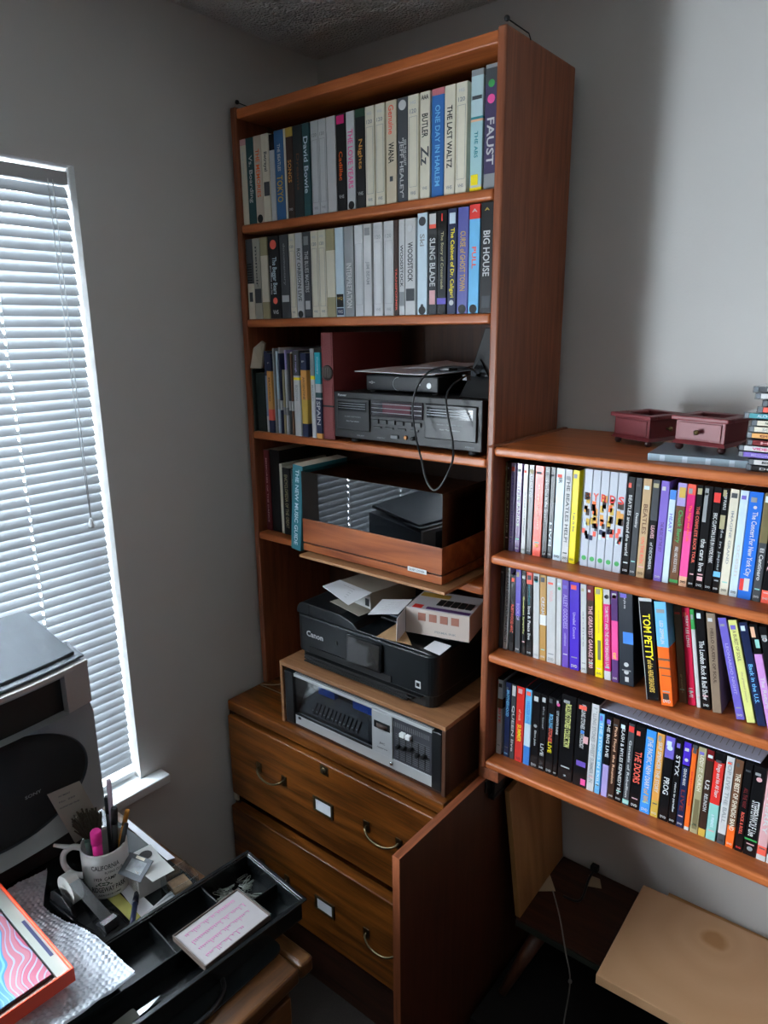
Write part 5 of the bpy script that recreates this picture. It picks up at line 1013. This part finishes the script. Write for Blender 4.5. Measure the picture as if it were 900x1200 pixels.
def slab(y0, y1, z0, z1, x_in, out=0.0, n=14, dz0=0.0, dz1=0.0):
    mb = MB(); vs = []
    for i in range(n+1):
        y = lerp(y0, y1, i/n); t = (y-sy0)/(sy1-sy0); x = sX-.024+bow(t)+out
        vs += [(x_in, y, z0+dz0), (x, y, z0), (x, y, z1), (x_in, y, z1+dz1)]
    fs = []
    for i in range(n):
        for k in range(4): fs.append((i*4+k, i*4+(k+1) % 4, (i+1)*4+(k+1) % 4, (i+1)*4+k))
    fs += [(0,1,2,3)[::-1], tuple(4*n+k for k in (0,1,2,3))]
    return mb.add(vs, fs)
spk.part('top_lid', slab(sy0+.004, sy1-.012, sz1_+.0005, sz1_+.0065, sB+.004, -.026, dz0=.032, dz1=.036), mat('lid_grey', '#40464d', .6), .0015)
spk.part('top_ridge', slab(sy0, sy1, sz1_-.0050, sz1_-.0008, sX-.10, -.010, dz0=.009, dz1=.009), sgd, .001)
spk.part('top_lip', slab(sy0, sy1, sz1_-.016, sz1_-.0075, sX-.033, .002), sgl, .001)
# bezel round the dark slot
zs0, zs1 = 1.062, 1.128; yl, yr = sy0+.050, sy1-.052
spk.part('bezel', slab(yl, yr, zs1, sz1_-.0162, sX-.033), sg, .001)
spk.part('bezel', slab(sy0, yl, zs0-.010, sz1_-.0162, sX-.033), sgl, .001); spk.part('bezel', slab(yr, sy1, zs0-.010, sz1_-.0162, sX-.033), sgl, .001)
spk.part('slot', slab(yl, yr, zs0-.010, zs1-.0002, sX-.0335, -.022), mat('dark_slot', '#0b0d0c', .45))
# lower panel hollowed towards the round grille
cy_, cz_g = (sy0+sy1)/2+.016, .9350; ry_, rz_g = .160, .106
n = 64; outer = []; mid_ = []; inner = []
y0_, y1_, za, zb = sy0, sy1, sz0_, zs0-.0102
for k in range(n):
    a = 2*math.pi*k/n; cx_, sn_ = math.cos(a), math.sin(a)
    s_ = min((y1_-cy_ if cx_ > 0 else cy_-y0_)/max(abs(cx_), 1e-6), (zb-cz_g if sn_ > 0 else cz_g-za)/max(abs(sn_), 1e-6))
    y, z = cy_+s_*cx_, cz_g+s_*sn_
    t = (y-sy0)/(sy1-sy0); outer.append((sX-.024+bow(t), y, z)); inner.append((sX-.030, cy_+ry_*cx_, cz_g+rz_g*sn_)); mid_.append((sX-.058, y, z))
mb = MB().add(outer+inner, [(k, (k+1) % n, (k+1) % n+n, k+n) for k in range(n)], 0, True)
mb.add(outer+mid_, [((k+1) % n, k, k+n, (k+1) % n+n) for k in range(n)]); mb.add(mid_+[(sX-.0345, q[1], q[2]) for q in inner], [(k, (k+1) % n, (k+1) % n+n, k+n) for k in range(n)])
spk.part('front_panel', mb, sg)
grl = MB(); prof = [(.0001,.012),(.3,.0115),(.6,.009),(.85,.004),(.97,-.001),(1.0,-.006)]
vs = []
for r_, h_ in prof:
    for k in range(48):
        a = 2*math.pi*k/48; vs.append((sX-.030+h_, cy_+(ry_-.001)*r_*math.cos(a), cz_g+(rz_g-.001)*r_*math.sin(a)))
grl.add(vs, [(j*48+k, j*48+(k+1) % 48, (j+1)*48+(k+1) % 48, (j+1)*48+k) for j in range(5) for k in range(48)], 0, True)
gr = spk.part('grille', grl, mat('speaker_cloth', '#101112', .85, bump=.4, bscale=1500))
text(gr, 'SONY', 'grey', (sX-.0172-spk.loc[0], cy_+.045-spk.loc[1], cz_g-.012-spk.loc[2]), .030, .0065, (0,1,0), (0,0,1), 'logo')

# mug with pens
mgx, mgy = -.4030, -.6900
mg = Thing('mug', 'white mug printed with black lettering holding pens', 'mug', (mgx, mgy, MZ))
cer = mat('white_ceramic', '#d8d8d6', .18, spec=.6)
mg.part('body', MB().lathe([(.001,.000),(.036,.000),(.0395,.003),(.041,.012),(.041,.092),(.0405,.095),(.0385,.095),(.0375,.090),(.0365,.010),(.001,.006)], (mgx, mgy, MZ), 40), cer)
hx, hy = -.78, -.63
hd = [(mgx+hx*r_, mgy+hy*r_, MZ+z_) for r_, z_ in ((.039,.080),(.058,.083),(.076,.068),(.078,.044),(.064,.024),(.039,.020))]
mg.part('handle', MB().tube(smooth_path(hd, 5), .0055, 10), cer)
mg.part('thumb_rest', MB().tube([(mgx+hx*.060, mgy+hy*.060, MZ+.082), (mgx+hx*.092, mgy+hy*.092, MZ+.087)], .005, 8, taper=[1, .6]), cer)
def around(t, ang0, ang1, zf, hgt, col):
    me, a, b_ = text_mesh(t, col); me = me.copy(); R = .0413
    for v in me.vertices:
        th_ = lerp(ang0, ang1, v.co.x/a+.5); z = zf+v.co.y*hgt/b_
        v.co = (R*math.cos(th_), R*math.sin(th_), z)
    o = bpy.data.objects.new('printed_lettering', me); COL.objects.link(o); o.parent = mg.o
A0 = math.atan2(-.53, 1.10)   # towards the viewer
around('CALIFORNIA', A0-.65, A0+.55, .070, .010, 'dkgrey'); around('FLYING CLUB', A0-.1, A0+.7, .058, .005, 'dkgrey')
around('1929  CAMP', A0-.6, A0+.35, .046, .007, 'black'); around('RIDGEWAY PARK', A0-.75, A0+.75, .024, .011, 'black'); around('AERODROME', A0-.5, A0+.5, .012, .004, 'dkgrey')
around('-<=>-', A0-.55, A0+.15, .036, .010, 'dkgreen')
def pen(name, label, base, tip, r, mats, body=None, cat='pen', cap=None):
    b0, t0 = Vector(base), Vector(tip); t = Thing(name, label, cat, tuple(base), group='pens in the mug')
    t.part('barrel', MB().tube([b0, b0.lerp(t0, .8 if cap else 1.0)], r, 10), mats)
    if cap: t.part('cap', MB().tube([b0.lerp(t0, .79), b0.lerp(t0, .97), t0], r*1.12, 10, taper=[1, 1, .8]), cap)
    return t
mz_ = MZ+.012
pen('highlighter', 'fat bright pink highlighter in the mug', (mgx+.005, mgy-.016, mz_), (mgx+.017, mgy-.020, MZ+.138), .0090, mat('pink_plastic', '#f02f9b', .3), cap=mat('pink_plastic', '#f02f9b', .3))
pen('ruler_pen', 'tall pale lilac flat-ended pen in the mug', (mgx+.012, mgy+.012, mz_), (mgx-.008, mgy+.028, MZ+.205), .0045, mat('lilac_plastic', '#a996a4', .3))
pen('marker', 'black marker standing in the mug behind the pink highlighter', (mgx+.016, mgy+.006, mz_), (mgx+.016, mgy+.020, MZ+.162), .0058, blk, cap=blk)
pen('pencil', 'orange wooden pencil leaning out of the mug', (mgx+.010, mgy-.002, mz_), (mgx+.026, mgy+.040, MZ+.150), .0038, mat('pencil_orange', '#c8862e', .4), cat='pencil', cap=mat('pencil_orange', '#c8862e', .4))
pen('ballpoint', 'thin black ballpoint beside the orange pencil in the mug', (mgx+.018, mgy+.001, mz_), (mgx+.034, mgy+.030, MZ+.130), .0042, blk)
pen('marker', 'dark grey marker at the back of the mug', (mgx-.008, mgy+.016, mz_), (mgx-.016, mgy+.026, MZ+.168), .0055, mat('charcoal_plastic', '#2b2f33', .4), cap=mat('charcoal_plastic', '#2b2f33', .4))
pen('marker', 'short green-grey marker at the mug rim', (mgx-.006, mgy-.020, mz_), (mgx-.002, mgy-.028, MZ+.112), .0050, mat('sage_plastic', '#4a5f58', .4))
br = Thing('shaving_brush', 'dark bristled brush with brown tips standing in the mug', 'brush', (mgx-.016, mgy-.006, mz_), group='pens in the mug')
br.part('handle', MB().tube([(mgx-.014, mgy-.002, mz_), (mgx-.018, mgy-.006, MZ+.092)], .008, 12), blk)
mb = MB(); rr = random.Random(3)
for k in range(120):
    a = rr.uniform(0, 6.28); q = rr.uniform(0, 1)**.5; bx_, by_ = mgx-.018+.008*q*math.cos(a), mgy-.006+.008*q*math.sin(a)
    mb.tube([(bx_, by_, MZ+.090), (mgx-.026+.030*q*math.cos(a), mgy-.012+.026*q*math.sin(a), MZ+.138+rr.uniform(-.012, .01))], .0016, 4)
bo = br.part('bristles', mb, mat('brown_bristle', '#33291b', .8)); bo['kind'] = 'stuff'
br.part('ferrule', MB().lathe([(.0095,0),(.0095,.012)], (mgx-.018, mgy-.006, MZ+.082), 14), chrome)
# card leaning on the speaker
c0 = onX(76, 978, -.492); cb0 = onX(108, 968, -.492)
kx = -.476
q = [Vector((kx+.006, -.700, .8155-.0)), Vector((kx+.006, -.640, .8155)), Vector((kx-.010, -.650, .900)), Vector((kx-.010, -.712, .893))]
q = [onX(88, 988, -.462), onX(121, 966, -.462), onX(93, 915, -.474), onX(55, 931, -.474)]
cdk = Thing('ticket_card', 'grey paper card with typed lines propped against the loudspeaker', 'card', ((q[0].x+q[1].x)/2, (q[0].y+q[1].y)/2, min(q[0].z, q[1].z)))
cm = mat('dull_card', '#8d867c', .7)
cdk.part('card', MB().hexa([q[0], q[1], q[1]+Vector((.0008,0,0)), q[0]+Vector((.0008,0,0)), q[3], q[2], q[2]+Vector((.0008,0,0)), q[3]+Vector((.0008,0,0))]), cm)
ex = (q[2]-q[3]).normalized(); ey = (q[3]-q[0]).normalized()
for k, t_ in enumerate(('PAYMENT', 'No. 250', 'received with thanks')):
    p_ = q[3].lerp(q[2], .42)-ey*(.014+.012*k)+Vector((.0013, 0, 0)); text(cdk.o, t_, 'dkgrey', tuple(p_-Vector(cdk.loc)), .022+.008*k, .0035, tuple(ex), tuple(ey-ex*ey.dot(ex)))
# tape dispenser
td = Thing('tape_dispenser', 'black desktop tape dispenser with a roll of clear tape', 'tape dispenser', (-.352, -.7585, MZ), math.radians(2), local=True)
body = [(-.088,0),(.090,0),(.096,.012),(.090,.027),(.062,.033),(.030,.024),(-.008,.017),(-.086,.017)]
td.part('body', MB().prism(body, 'Y', -.024, .024), mat('dispenser_black', '#101113', .16), .003, 3)
for y in (-.0225, .0135): td.part('cheek', MB().prism([(-.086,.0172),(-.006,.0172),(-.016,.036),(-.040,.047),(-.062,.046),(-.080,.034)], 'Y', y, y+.009), mat('dispenser_black', '#101113', .16), .002)
td.part('tape_roll', MB().lathe([(.013,-.0095),(.027,-.0095),(.027,.0095),(.013,.0095),(.013,-.0095)], (-.048, .0, .0450), 32, 'Y', smooth=False), mat('tape_white', '#c9cac6', .35), .0006)
td.part('tape_strip', MB().hexa([(-.034,-.0095,.0668),(.068,-.0095,.0420),(.068,.0095,.0420),(-.034,.0095,.0668),(-.034,-.0095,.0673),(.068,-.0095,.0425),(.068,.0095,.0425),(-.034,.0095,.0673)]), seethrough('tape_film', (.6,.62,.64), .15, .2))
td.part('cutter_arm', MB().prism([(.046,.0300),(.080,.0300),(.076,.041),(.062,.0415)], 'Y', -.012, .012), blk, .001)
td.part('cutter', MB().box(.064, .076, -.0125, .0125, .0416, .0448), chrome, .0006)
# papers, notes, small boxes at the far end of the desk
def flat(name, label, cat, px, z, mt, th=.0006):
    pts = [onZ(u, v, z) for u, v in px]; n_ = len(pts); c = (sum(p.x for p in pts)/n_, sum(p.y for p in pts)/n_, z-th)
    return solo(name, label, cat, MB().prism([(p.x, p.y) for p in pts], 'Z', z-th, z), mt, c)
flat('sticky_note', 'yellow note lying in front of the mug', 'note', [(112,1040),(128,1035),(166,1072),(156,1083),(140,1066)], MZ+.0007, mat('yellow_note', '#b6b060', .7))
flat('white_slip', 'plain white slip beside the yellow note', 'paper', [(134,1036),(150,1033),(184,1066),(169,1079)], MZ+.0014, paper)
flat('envelope_edge', 'white envelope lying along the end of the desk mat', 'envelope', [(143,963),(150,960),(205,1005),(196,1008)], MZ+.0007, paper)
g1 = flat('ticket', 'white printed ticket with a black and white picture beside the pen tray', 'ticket', [(161,1079),(213,1032),(227,1039),(172,1086)], MZ+.0016, mat('ticket_white', '#c6c6c8', .6))
pa, pb_ = onZ(164, 1079, MZ+.002), onZ(184, 1061, MZ+.002)
for k in range(5):
    t_ = .12+.18*k; p_ = pa.lerp(pb_, t_)+Vector((.010+.006*(k % 2), .003, 0)); link('printed_mark', MB().box(-.006, .007, -.006, .006, 0, .0002).mesh('printed_mark', ink('black')), g1).location = (p_.x-g1.location.x, p_.y-g1.location.y, .0007)
for k in range(5):
    p_ = onZ(196+k*4.2, 1052-k*3.5, MZ+.002)
    link('printed_line', MB().box(-.0008, .0008, -.022, .022, 0, .0002).mesh('printed_line', ink('grey')), g1).location = (p_.x-g1.location.x, p_.y-g1.location.y, .0007)
# small white carton with a round hole
wb = Thing('film_carton', 'small white carton with a round hole standing beside the mug', 'carton', (-.348, -.645, MZ), math.radians(-8), local=True)
cwm = mat('carton_dull_white', '#bdbcb8', .6)
wb.part('box', MB().box(-.028,.028,-.026,.026,0,.056), cwm, .0008)
wb.part('hole', MB().lathe([(.0001,.0005),(.012,.0005),(.012,.0001)], (-.006, .006, .056), 20, smooth=False), mat('dark_hole', '#2a2522', .7))
wb.part('lid_flap', MB().hexa([(.028,-.020,.0565),(.060,-.012,.050),(.060,.030,.050),(.028,.0255,.0565),(.028,-.020,.0572),(.060,-.012,.0507),(.060,.030,.0507),(.028,.0255,.0572)]), cwm)
for k in range(6): text(wb.o, 'FILM 35 MM', 'dkgrey', (.005, -.0263, .040-.006*k), .034, .003, (1,0,0), (0,0,1), 'printed_lettering')
slp = Thing('slide_mount', 'grey framed photographic slide propped on the white carton', 'slide', (-.338, -.668, MZ+.0575), math.radians(14), local=True)
tilt = Matrix.Rotation(math.radians(28), 4, 'X')
sf = slp.part('frame', MB().box(-.027,.027,-.020,-.010,0,.002).box(-.027,.027,.012,.020,0,.002).box(-.027,-.018,-.010,.012,0,.002).box(.018,.027,-.010,.012,0,.002), mat('slide_grey', '#565b60', .5), .0005)
sa = slp.part('transparency', MB().box(-.018,.018,-.010,.012,.0004,.0012), mat('slide_picture', '#9aa0a4', .2, noise=.8, nscale=60)); sl = slp.part('caption', MB().box(-.010,.010,.0135,.0185,.0021,.0024), ink('cream'))
for o in (sf, sa, sl): o.matrix_local = tilt @ o.matrix_local
cbx = Thing('clear_box', 'small clear plastic box beside the white carton', 'box', (-.290, -.612, MZ), math.radians(-8), local=True)
cbx.part('shell', MB().box(-.026,.026,-.026,.026,0,.0014).box(-.026,-.0246,-.026,.026,.0014,.030).box(.0246,.026,-.026,.026,.0014,.030).box(-.0246,.0246,-.026,-.0246,.0014,.030).box(-.0246,.0246,.0246,.026,.0014,.030), jw)
cbx.part('contents', MB().box(-.020,.016,-.018,.018,.0016,.010), mat('tan_bits', '#7e6142', .7, noise=.5, nscale=90), .002)
# ballpoint leaning on the tray
b0 = onZ(154, 1089, MZ+.020); t0 = onZ(160, 1047, MZ+.008)
bp_ = Thing('ballpoint_pen', 'dark blue ballpoint pen lying against the black tray', 'pen', (b0.x, b0.y, MZ))
bp_.part('barrel', MB().tube([b0, b0.lerp(t0, .7)], .0050, 10), mat('navy_plastic', '#1c2340', .3)); bp_.part('cap', MB().tube([b0.lerp(t0, .69), t0], .0058, 10, taper=[1, .8]), mat('navy_dark', '#11141f', .3))

# black organiser tray lying over the far end of the desk
tr = Thing('drawer_tray', 'black plastic drawer organiser tray lying on the end of the desk', 'tray', (-.1400, -.5150, MZ+.0004), math.radians(-5), local=True)
tw, tl_, th_ = .081, .56, .040; bt_ = .0025
bp2 = mat('tray_black', '#0f1112', .22)
tray = MB().box(-tw, tw, -tl_, 0, 0, bt_)
for x in (-tw, tw-.003): tray.box(x, x+.003, -tl_, 0, bt_, th_)
for y in (-.003, -tl_): tray.box(-tw+.003, tw-.003, y, y+.003, bt_, th_)
tr.part('shell', tray, bp2, .001)
rim = MB().box(-tw-.007, -tw+.0, -tl_-.006, .007, th_-.001, th_+.002).box(tw, tw+.007, -tl_-.006, .007, th_-.001, th_+.002).box(-tw, tw, .0, .007, th_-.001, th_+.002).box(-tw, tw, -tl_-.006, -tl_, th_-.001, th_+.002)
tr.part('rim', rim, bp2, .0012)
for x0, x1, y0, y1 in ((-tw+.003, .012, -.102, -.0995), (.012, tw-.003, -.062, -.0595), (.012, .0145, -tl_+.003, -.003), (-tw+.003, .012, -.205, -.2025), (-tw+.003, .012, -.300, -.2975), (-.030, .012, -.30, -.2985)):
    tr.part('divider', MB().box(x0, x1, y0, y1, bt_, th_-.006), bp2, .0006)
tm = tr.o.matrix_world if False else Matrix.Translation(tr.o.location) @ Matrix.Rotation(math.radians(-5), 4, 'Z')
def intray(x, y, z): v = tm @ Vector((x, y, z)); return (v.x, v.y, v.z)
rr = random.Random(11); clipm = mat('paperclip_metal', '#7d8078', .35, .9)
clip = MB().tube([(-.012,-.003,0),(.010,-.003,0),(.013,0,0),(.010,.003,0),(-.009,.003,0),(-.0115,.0012,0),(-.009,-.0012,0),(.006,-.0012,0)], .00055, 5).mesh('paperclip', clipm)
for k in range(34):
    o = link('paperclip', clip); x_, y_ = rr.uniform(-.066, -.004), rr.uniform(-.080, -.022)
    o.location = intray(x_, y_, bt_+.0015+.00055*k*.8); o.rotation_euler = (rr.uniform(-.35, .35), rr.uniform(-.35, .35), rr.uniform(0, 6.28)); tag(o, 'bent steel paperclip in the heap at the far end of the tray', 'paperclip', 'paperclips heaped in the tray')
# small carton lid of notes lying across the tray
nb = Thing('note_box', 'shallow brown box with a white note written in pink lying across the tray', 'box', intray(.030, -.128, th_-.0052), math.radians(-5+3), local=True)
nb.part('box', MB().box(-.045,.045,-.066,.066,0,.0015).box(-.045,-.043,-.066,.066,.0015,.0105).box(.043,.045,-.066,.066,.0015,.0105).box(-.043,.043,-.066,-.064,.0015,.0105).box(-.043,.043,.064,.066,.0015,.0105), mat('dark_brown_card', '#4a3d36', .6), .0005)
nb.part('note', MB().box(-.0425,.0425,-.0635,.0635,.0017,.0085), mat('pinkish_white', '#878182', .6))
pinkink = mat('pink_ink', '#b0568c', .6)
rw_ = random.Random(5)
for k in range(4):       # loose joined-up handwriting, not legible
    pts = []; x_ = .027-.019*k; y_ = -.052; end = .045 if k else .020
    while y_ < end:
        if rw_.random() < .16: y_ += .005
        hgt_ = rw_.choice((.003, .003, .0045, .008)); 
        pts += [(x_-.001, y_, .0088), (x_+hgt_, y_+.0016, .0088), (x_+hgt_*.4, y_+.0008, .0088), (x_-.0015, y_+.0028, .0088)]; y_ += .0036
    nb.part('handwriting', MB().tube(smooth_path(pts, 2), .00042, 4), pinkink)
nb.part('foil_edge', MB().box(-.045,.045,.0662,.0675,.006,.0110), chrome)
# other bits in the tray
solo('eraser', 'small tan eraser in a tray compartment', 'eraser', MB().rbox(-.016,.016,-.008,.008,0,.012,.005), mat('dirty_cream', '#9b8c6a', .7), intray(-.022, -.245, bt_+.0006), .002)
solo('brass_bit', 'small amber plastic bit beside the eraser in the tray', 'bit', MB().lathe([(.007,0),(.008,.003),(.006,.008),(.0001,.009)], (0,0,0), 14), mat('amber_bit', '#8a6030', .4), intray(-.008, -.222, bt_+.0006))
kn = Thing('craft_knife', 'grey snap-off knife lying in the long tray compartment', 'knife', intray(.045, -.335, bt_+.0006), math.radians(-2), local=True)
kn.part('handle', MB().rbox(-.010,.010,-.09,.045,0,.010,.004), mat('knife_grey', '#6e6f66', .35), .001)
kn.part('blade', MB().hexa([(-.005,.0452,.004),(.005,.0452,.004),(.005,.062,.004),(-.001,.085,.004),(-.005,.0452,.0048),(.005,.0452,.0048),(.005,.062,.0048),(-.001,.085,.0048)]), chrome)
kn.part('slider', MB().box(-.004,.004,-.02,.005,.0102,.0135), blk, .001)
solo('blue_packet', 'small dark blue packet in the right tray compartment', 'packet', MB().box(-.022,.022,-.015,.015,0,.006), mat('packet_blue', '#1d2c48', .3, noise=.5, nscale=70), intray(.052, -.036, bt_+.0006), .001)
solo('rubber_strap', 'black curved strap hanging over the desk edge beside the tray', 'strap', MB().tube(smooth_path([onZ(258,1140,DZ+.006), onZ(262,1160,DZ+.006), onZ(248,1185,DZ+.006), onZ(225,1205,DZ+.006)], 5), .004, 8), blk, tuple(onZ(250,1175,DZ+.002)))

# bubble wrap lying over desk mat and tray
m = bpy.data.materials.new('bubble_wrap_film'); m.use_nodes = True; nt = m.node_tree; b = nt.nodes['Principled BSDF']
b.inputs['Base Color'].default_value = (*lin('#b9bfc6'), 1); b.inputs['Roughness'].default_value = .14; b.inputs['Specular IOR Level'].default_value = .8; b.inputs['Alpha'].default_value = .80
bubm = m
NX, NY = 230, 210; wx0, wx1, wy0, wy1 = -.520, -.140, -1.16, -.748
def wz(x, y):
    r_ = (x-wx0)/(wx1-wx0); base = MZ+.012+.052*min(1, max(0, (r_-.28)/.42))**1.3
    return base+.004*math.sin(9*x+14*y)+.003*math.sin(23*x-11*y)+.0012*math.sin(71*x+43*y+2*math.sin(60*y))+.0010*math.sin(37*x-97*y)
vt = []; pitch = .0088
for j in range(NY+1):
    for i in range(NX+1):
        s_, t_ = i/NX, j/NY; x = lerp(wx0, wx1, s_)-.025*t_*1.0; y = lerp(wy1-.046*min(1, s_/.2), wy0, t_)
        rw = round(y/(pitch*.866)); ox = (rw % 2)*pitch/2; dx_ = (x-ox)/pitch; dx_ = (dx_-round(dx_))*pitch; dy_ = y-rw*pitch*.866
        ky = round((x-ox)/pitch); hb = math.sin(ky*12.9898+rw*78.233)*43758.5453; hb -= math.floor(hb)
        dx_ += (hb-.5)*.0022; dy_ += (.5-hb)*.0018; rr_ = (dx_*dx_+dy_*dy_)/(pitch*.42)**2
        vt.append((x, y, wz(x, y)+((.0006+.0030*hb)*math.sqrt(max(0, 1-rr_)) if rr_ < 1 else 0)))
mb = MB(); fs = [(j*(NX+1)+i, j*(NX+1)+i+1, (j+1)*(NX+1)+i+1, (j+1)*(NX+1)+i) for j in range(NY) for i in range(NX)]
mb.add(vt, fs, 0, True); mb.add([(x, y, wz(x, y)-.004) for x, y, _ in vt[::1]], [f[::-1] for f in fs], 0, True)
solo('bubble_wrap', 'sheet of clear bubble wrap lying under the red box on the desk', 'bubble wrap', mb, bubm, (-.33, -.95, MZ+.008))
# red box with a print in it
RZ = MZ+.076
rb = Thing('print_box', 'shallow orange-red box holding a wavy blue and pink print', 'box', (-.185, -.862, RZ), math.radians(-1.5), local=True)
redm = mat('orange_red_card', '#d8401f', .45); bw, bh_ = .298, .30; ht = .024
rb.part('tray', MB().box(-bw,0,-bh_,0,0,.002).box(-bw,0,-.003,0,.002,ht).box(-bw,0,-bh_,-bh_+.003,.002,ht).box(-.003,0,-bh_+.003,-.003,.002,ht).box(-bw,-bw+.003,-bh_+.003,-.003,.002,ht), redm, .0008)
rb.part('liner', MB().box(-bw+.0035,-.0035,-.022,-.0035,.0022,.019).box(-.014,-.0035,-bh_+.004,-.0222,.0022,.016), mat('grey_liner', '#80847e', .6), .0006)
rb.part('liner_print', MB().box(-.15,-.05,-.012,-.007,.0191,.0194), ink('navy'))
m = bpy.data.materials.new('wavy_print'); m.use_nodes = True; nt = m.node_tree; b = nt.nodes['Principled BSDF']; L = nt.links.new; b.inputs['Roughness'].default_value = .3
tc = nt.nodes.new('ShaderNodeTexCoord'); sx_ = nt.nodes.new('ShaderNodeSeparateXYZ')
nz = nt.nodes.new('ShaderNodeTexNoise'); nz.inputs['Scale'].default_value = 9; nz.inputs['Detail'].default_value = 1.5; L(tc.outputs['Object'], nz.inputs['Vector'])
L(tc.outputs['Object'], sx_.inputs[0])
def mth(op, a, b_, c_=None):
    q = nt.nodes.new('ShaderNodeMath'); q.operation = op
    for i_, v_ in enumerate((a, b_, c_)):
        if v_ is None: continue
        if isinstance(v_, (int, float)): q.inputs[i_].default_value = v_
        else: L(v_, q.inputs[i_])
    return q.outputs[0]
fld = mth('ADD', mth('MULTIPLY_ADD', nz.outputs['Fac'], .13, sx_.outputs['Y']), mth('MULTIPLY', sx_.outputs['X'], .10))
cr = nt.nodes.new('ShaderNodeValToRGB'); cr.color_ramp.interpolation = 'CONSTANT'; el = cr.color_ramp.elements
el[0].position = 0; el[0].color = (*lin('#2e6280'), 1); el[1].position = .97; el[1].color = (*lin('#823c50'), 1)
for p_, c_ in ((.22, '#6d4a66'), (.28, '#2e6280'), (.50, '#37708e'), (.70, '#8d6640'), (.75, '#2e6280'), (.89, '#85525e')):
    e = el.new(p_); e.color = (*lin(c_), 1)
mr_ = nt.nodes.new('ShaderNodeMapRange'); mr_.inputs['From Min'].default_value = -.27; mr_.inputs['From Max'].default_value = .02; L(fld, mr_.inputs['Value']); L(mr_.outputs['Result'], cr.inputs['Fac'])
m4 = mth('GREATER_THAN', mth('PINGPONG', mth('MULTIPLY', fld, 200), 1.0), .78)
mx = nt.nodes.new('ShaderNodeMix'); mx.data_type = 'RGBA'; mx.inputs['B'].default_value = (*lin('#6595aa'), 1); L(mth('MULTIPLY', m4, .6), mx.inputs['Factor']); L(cr.outputs['Color'], mx.inputs['A']); L(mx.outputs['Result'], b.inputs['Base Color'])
solo('art_print', 'glossy print of wavy blue, pink and orange bands lying in the red box', 'print', MB().box(-bw+.006,-.017,-bh_+.006,-.026,0,.0016), [m], (-.185, -.862, RZ+.0200)).rotation_euler = (0,0,math.radians(-1.5))
bpy.data.objects['art_print'].data.transform(Matrix.Translation((-.185, -.862, RZ+.0200)))
rb.part('black_board', MB().box(-bw+.005,-.0155,-bh_+.005,-.0245,.0160,.0190), blk_m)

# small marks on the window wall and loose wires behind the cabinet
p1 = onX(211, 541, WX); p2_ = onX(197, 428, WX)
for p_, lb_ in ((p1, 'rusty nail in the window wall above the desk'), (p2_, 'small dark nail high in the window wall')):
    solo('nail', lb_, 'nail', MB().lathe([(.0014,0),(.0014,.007),(.003,.0072),(.003,.0085)], (0,0,0), 8, 'X'), mat('rust', '#5a3a2a', .6, .4), (WX+.0002, p_.y, p_.z)).data.update()
wv = mat('pale_wire', '#9a8f7c', .6)
solo('speaker_wire', 'thin pale wire looping over the file cabinet top behind the stereo', 'wire', MB().tube(smooth_path([(-.555,.06,ctop+.06),(-.60,.03,ctop+.045),(-.67,-.01,ctop+.020),(-.72,-.03,ctop+.012),(-.70,-.02,ctop+.003),(-.62,-.02,ctop+.003),(-.555,-.03,ctop+.003)], 6), .0014, 6), wv, (-.64, 0, ctop+.0004))
solo('wall_clip', 'small cream plastic clip on the window wall beside the cabinet', 'clip', MB().box(0,.010,-.018,.018,-.014,.014), mat('cream_plastic', '#cfc9b4', .5), (WX+.0003, -.175, .41), .002)
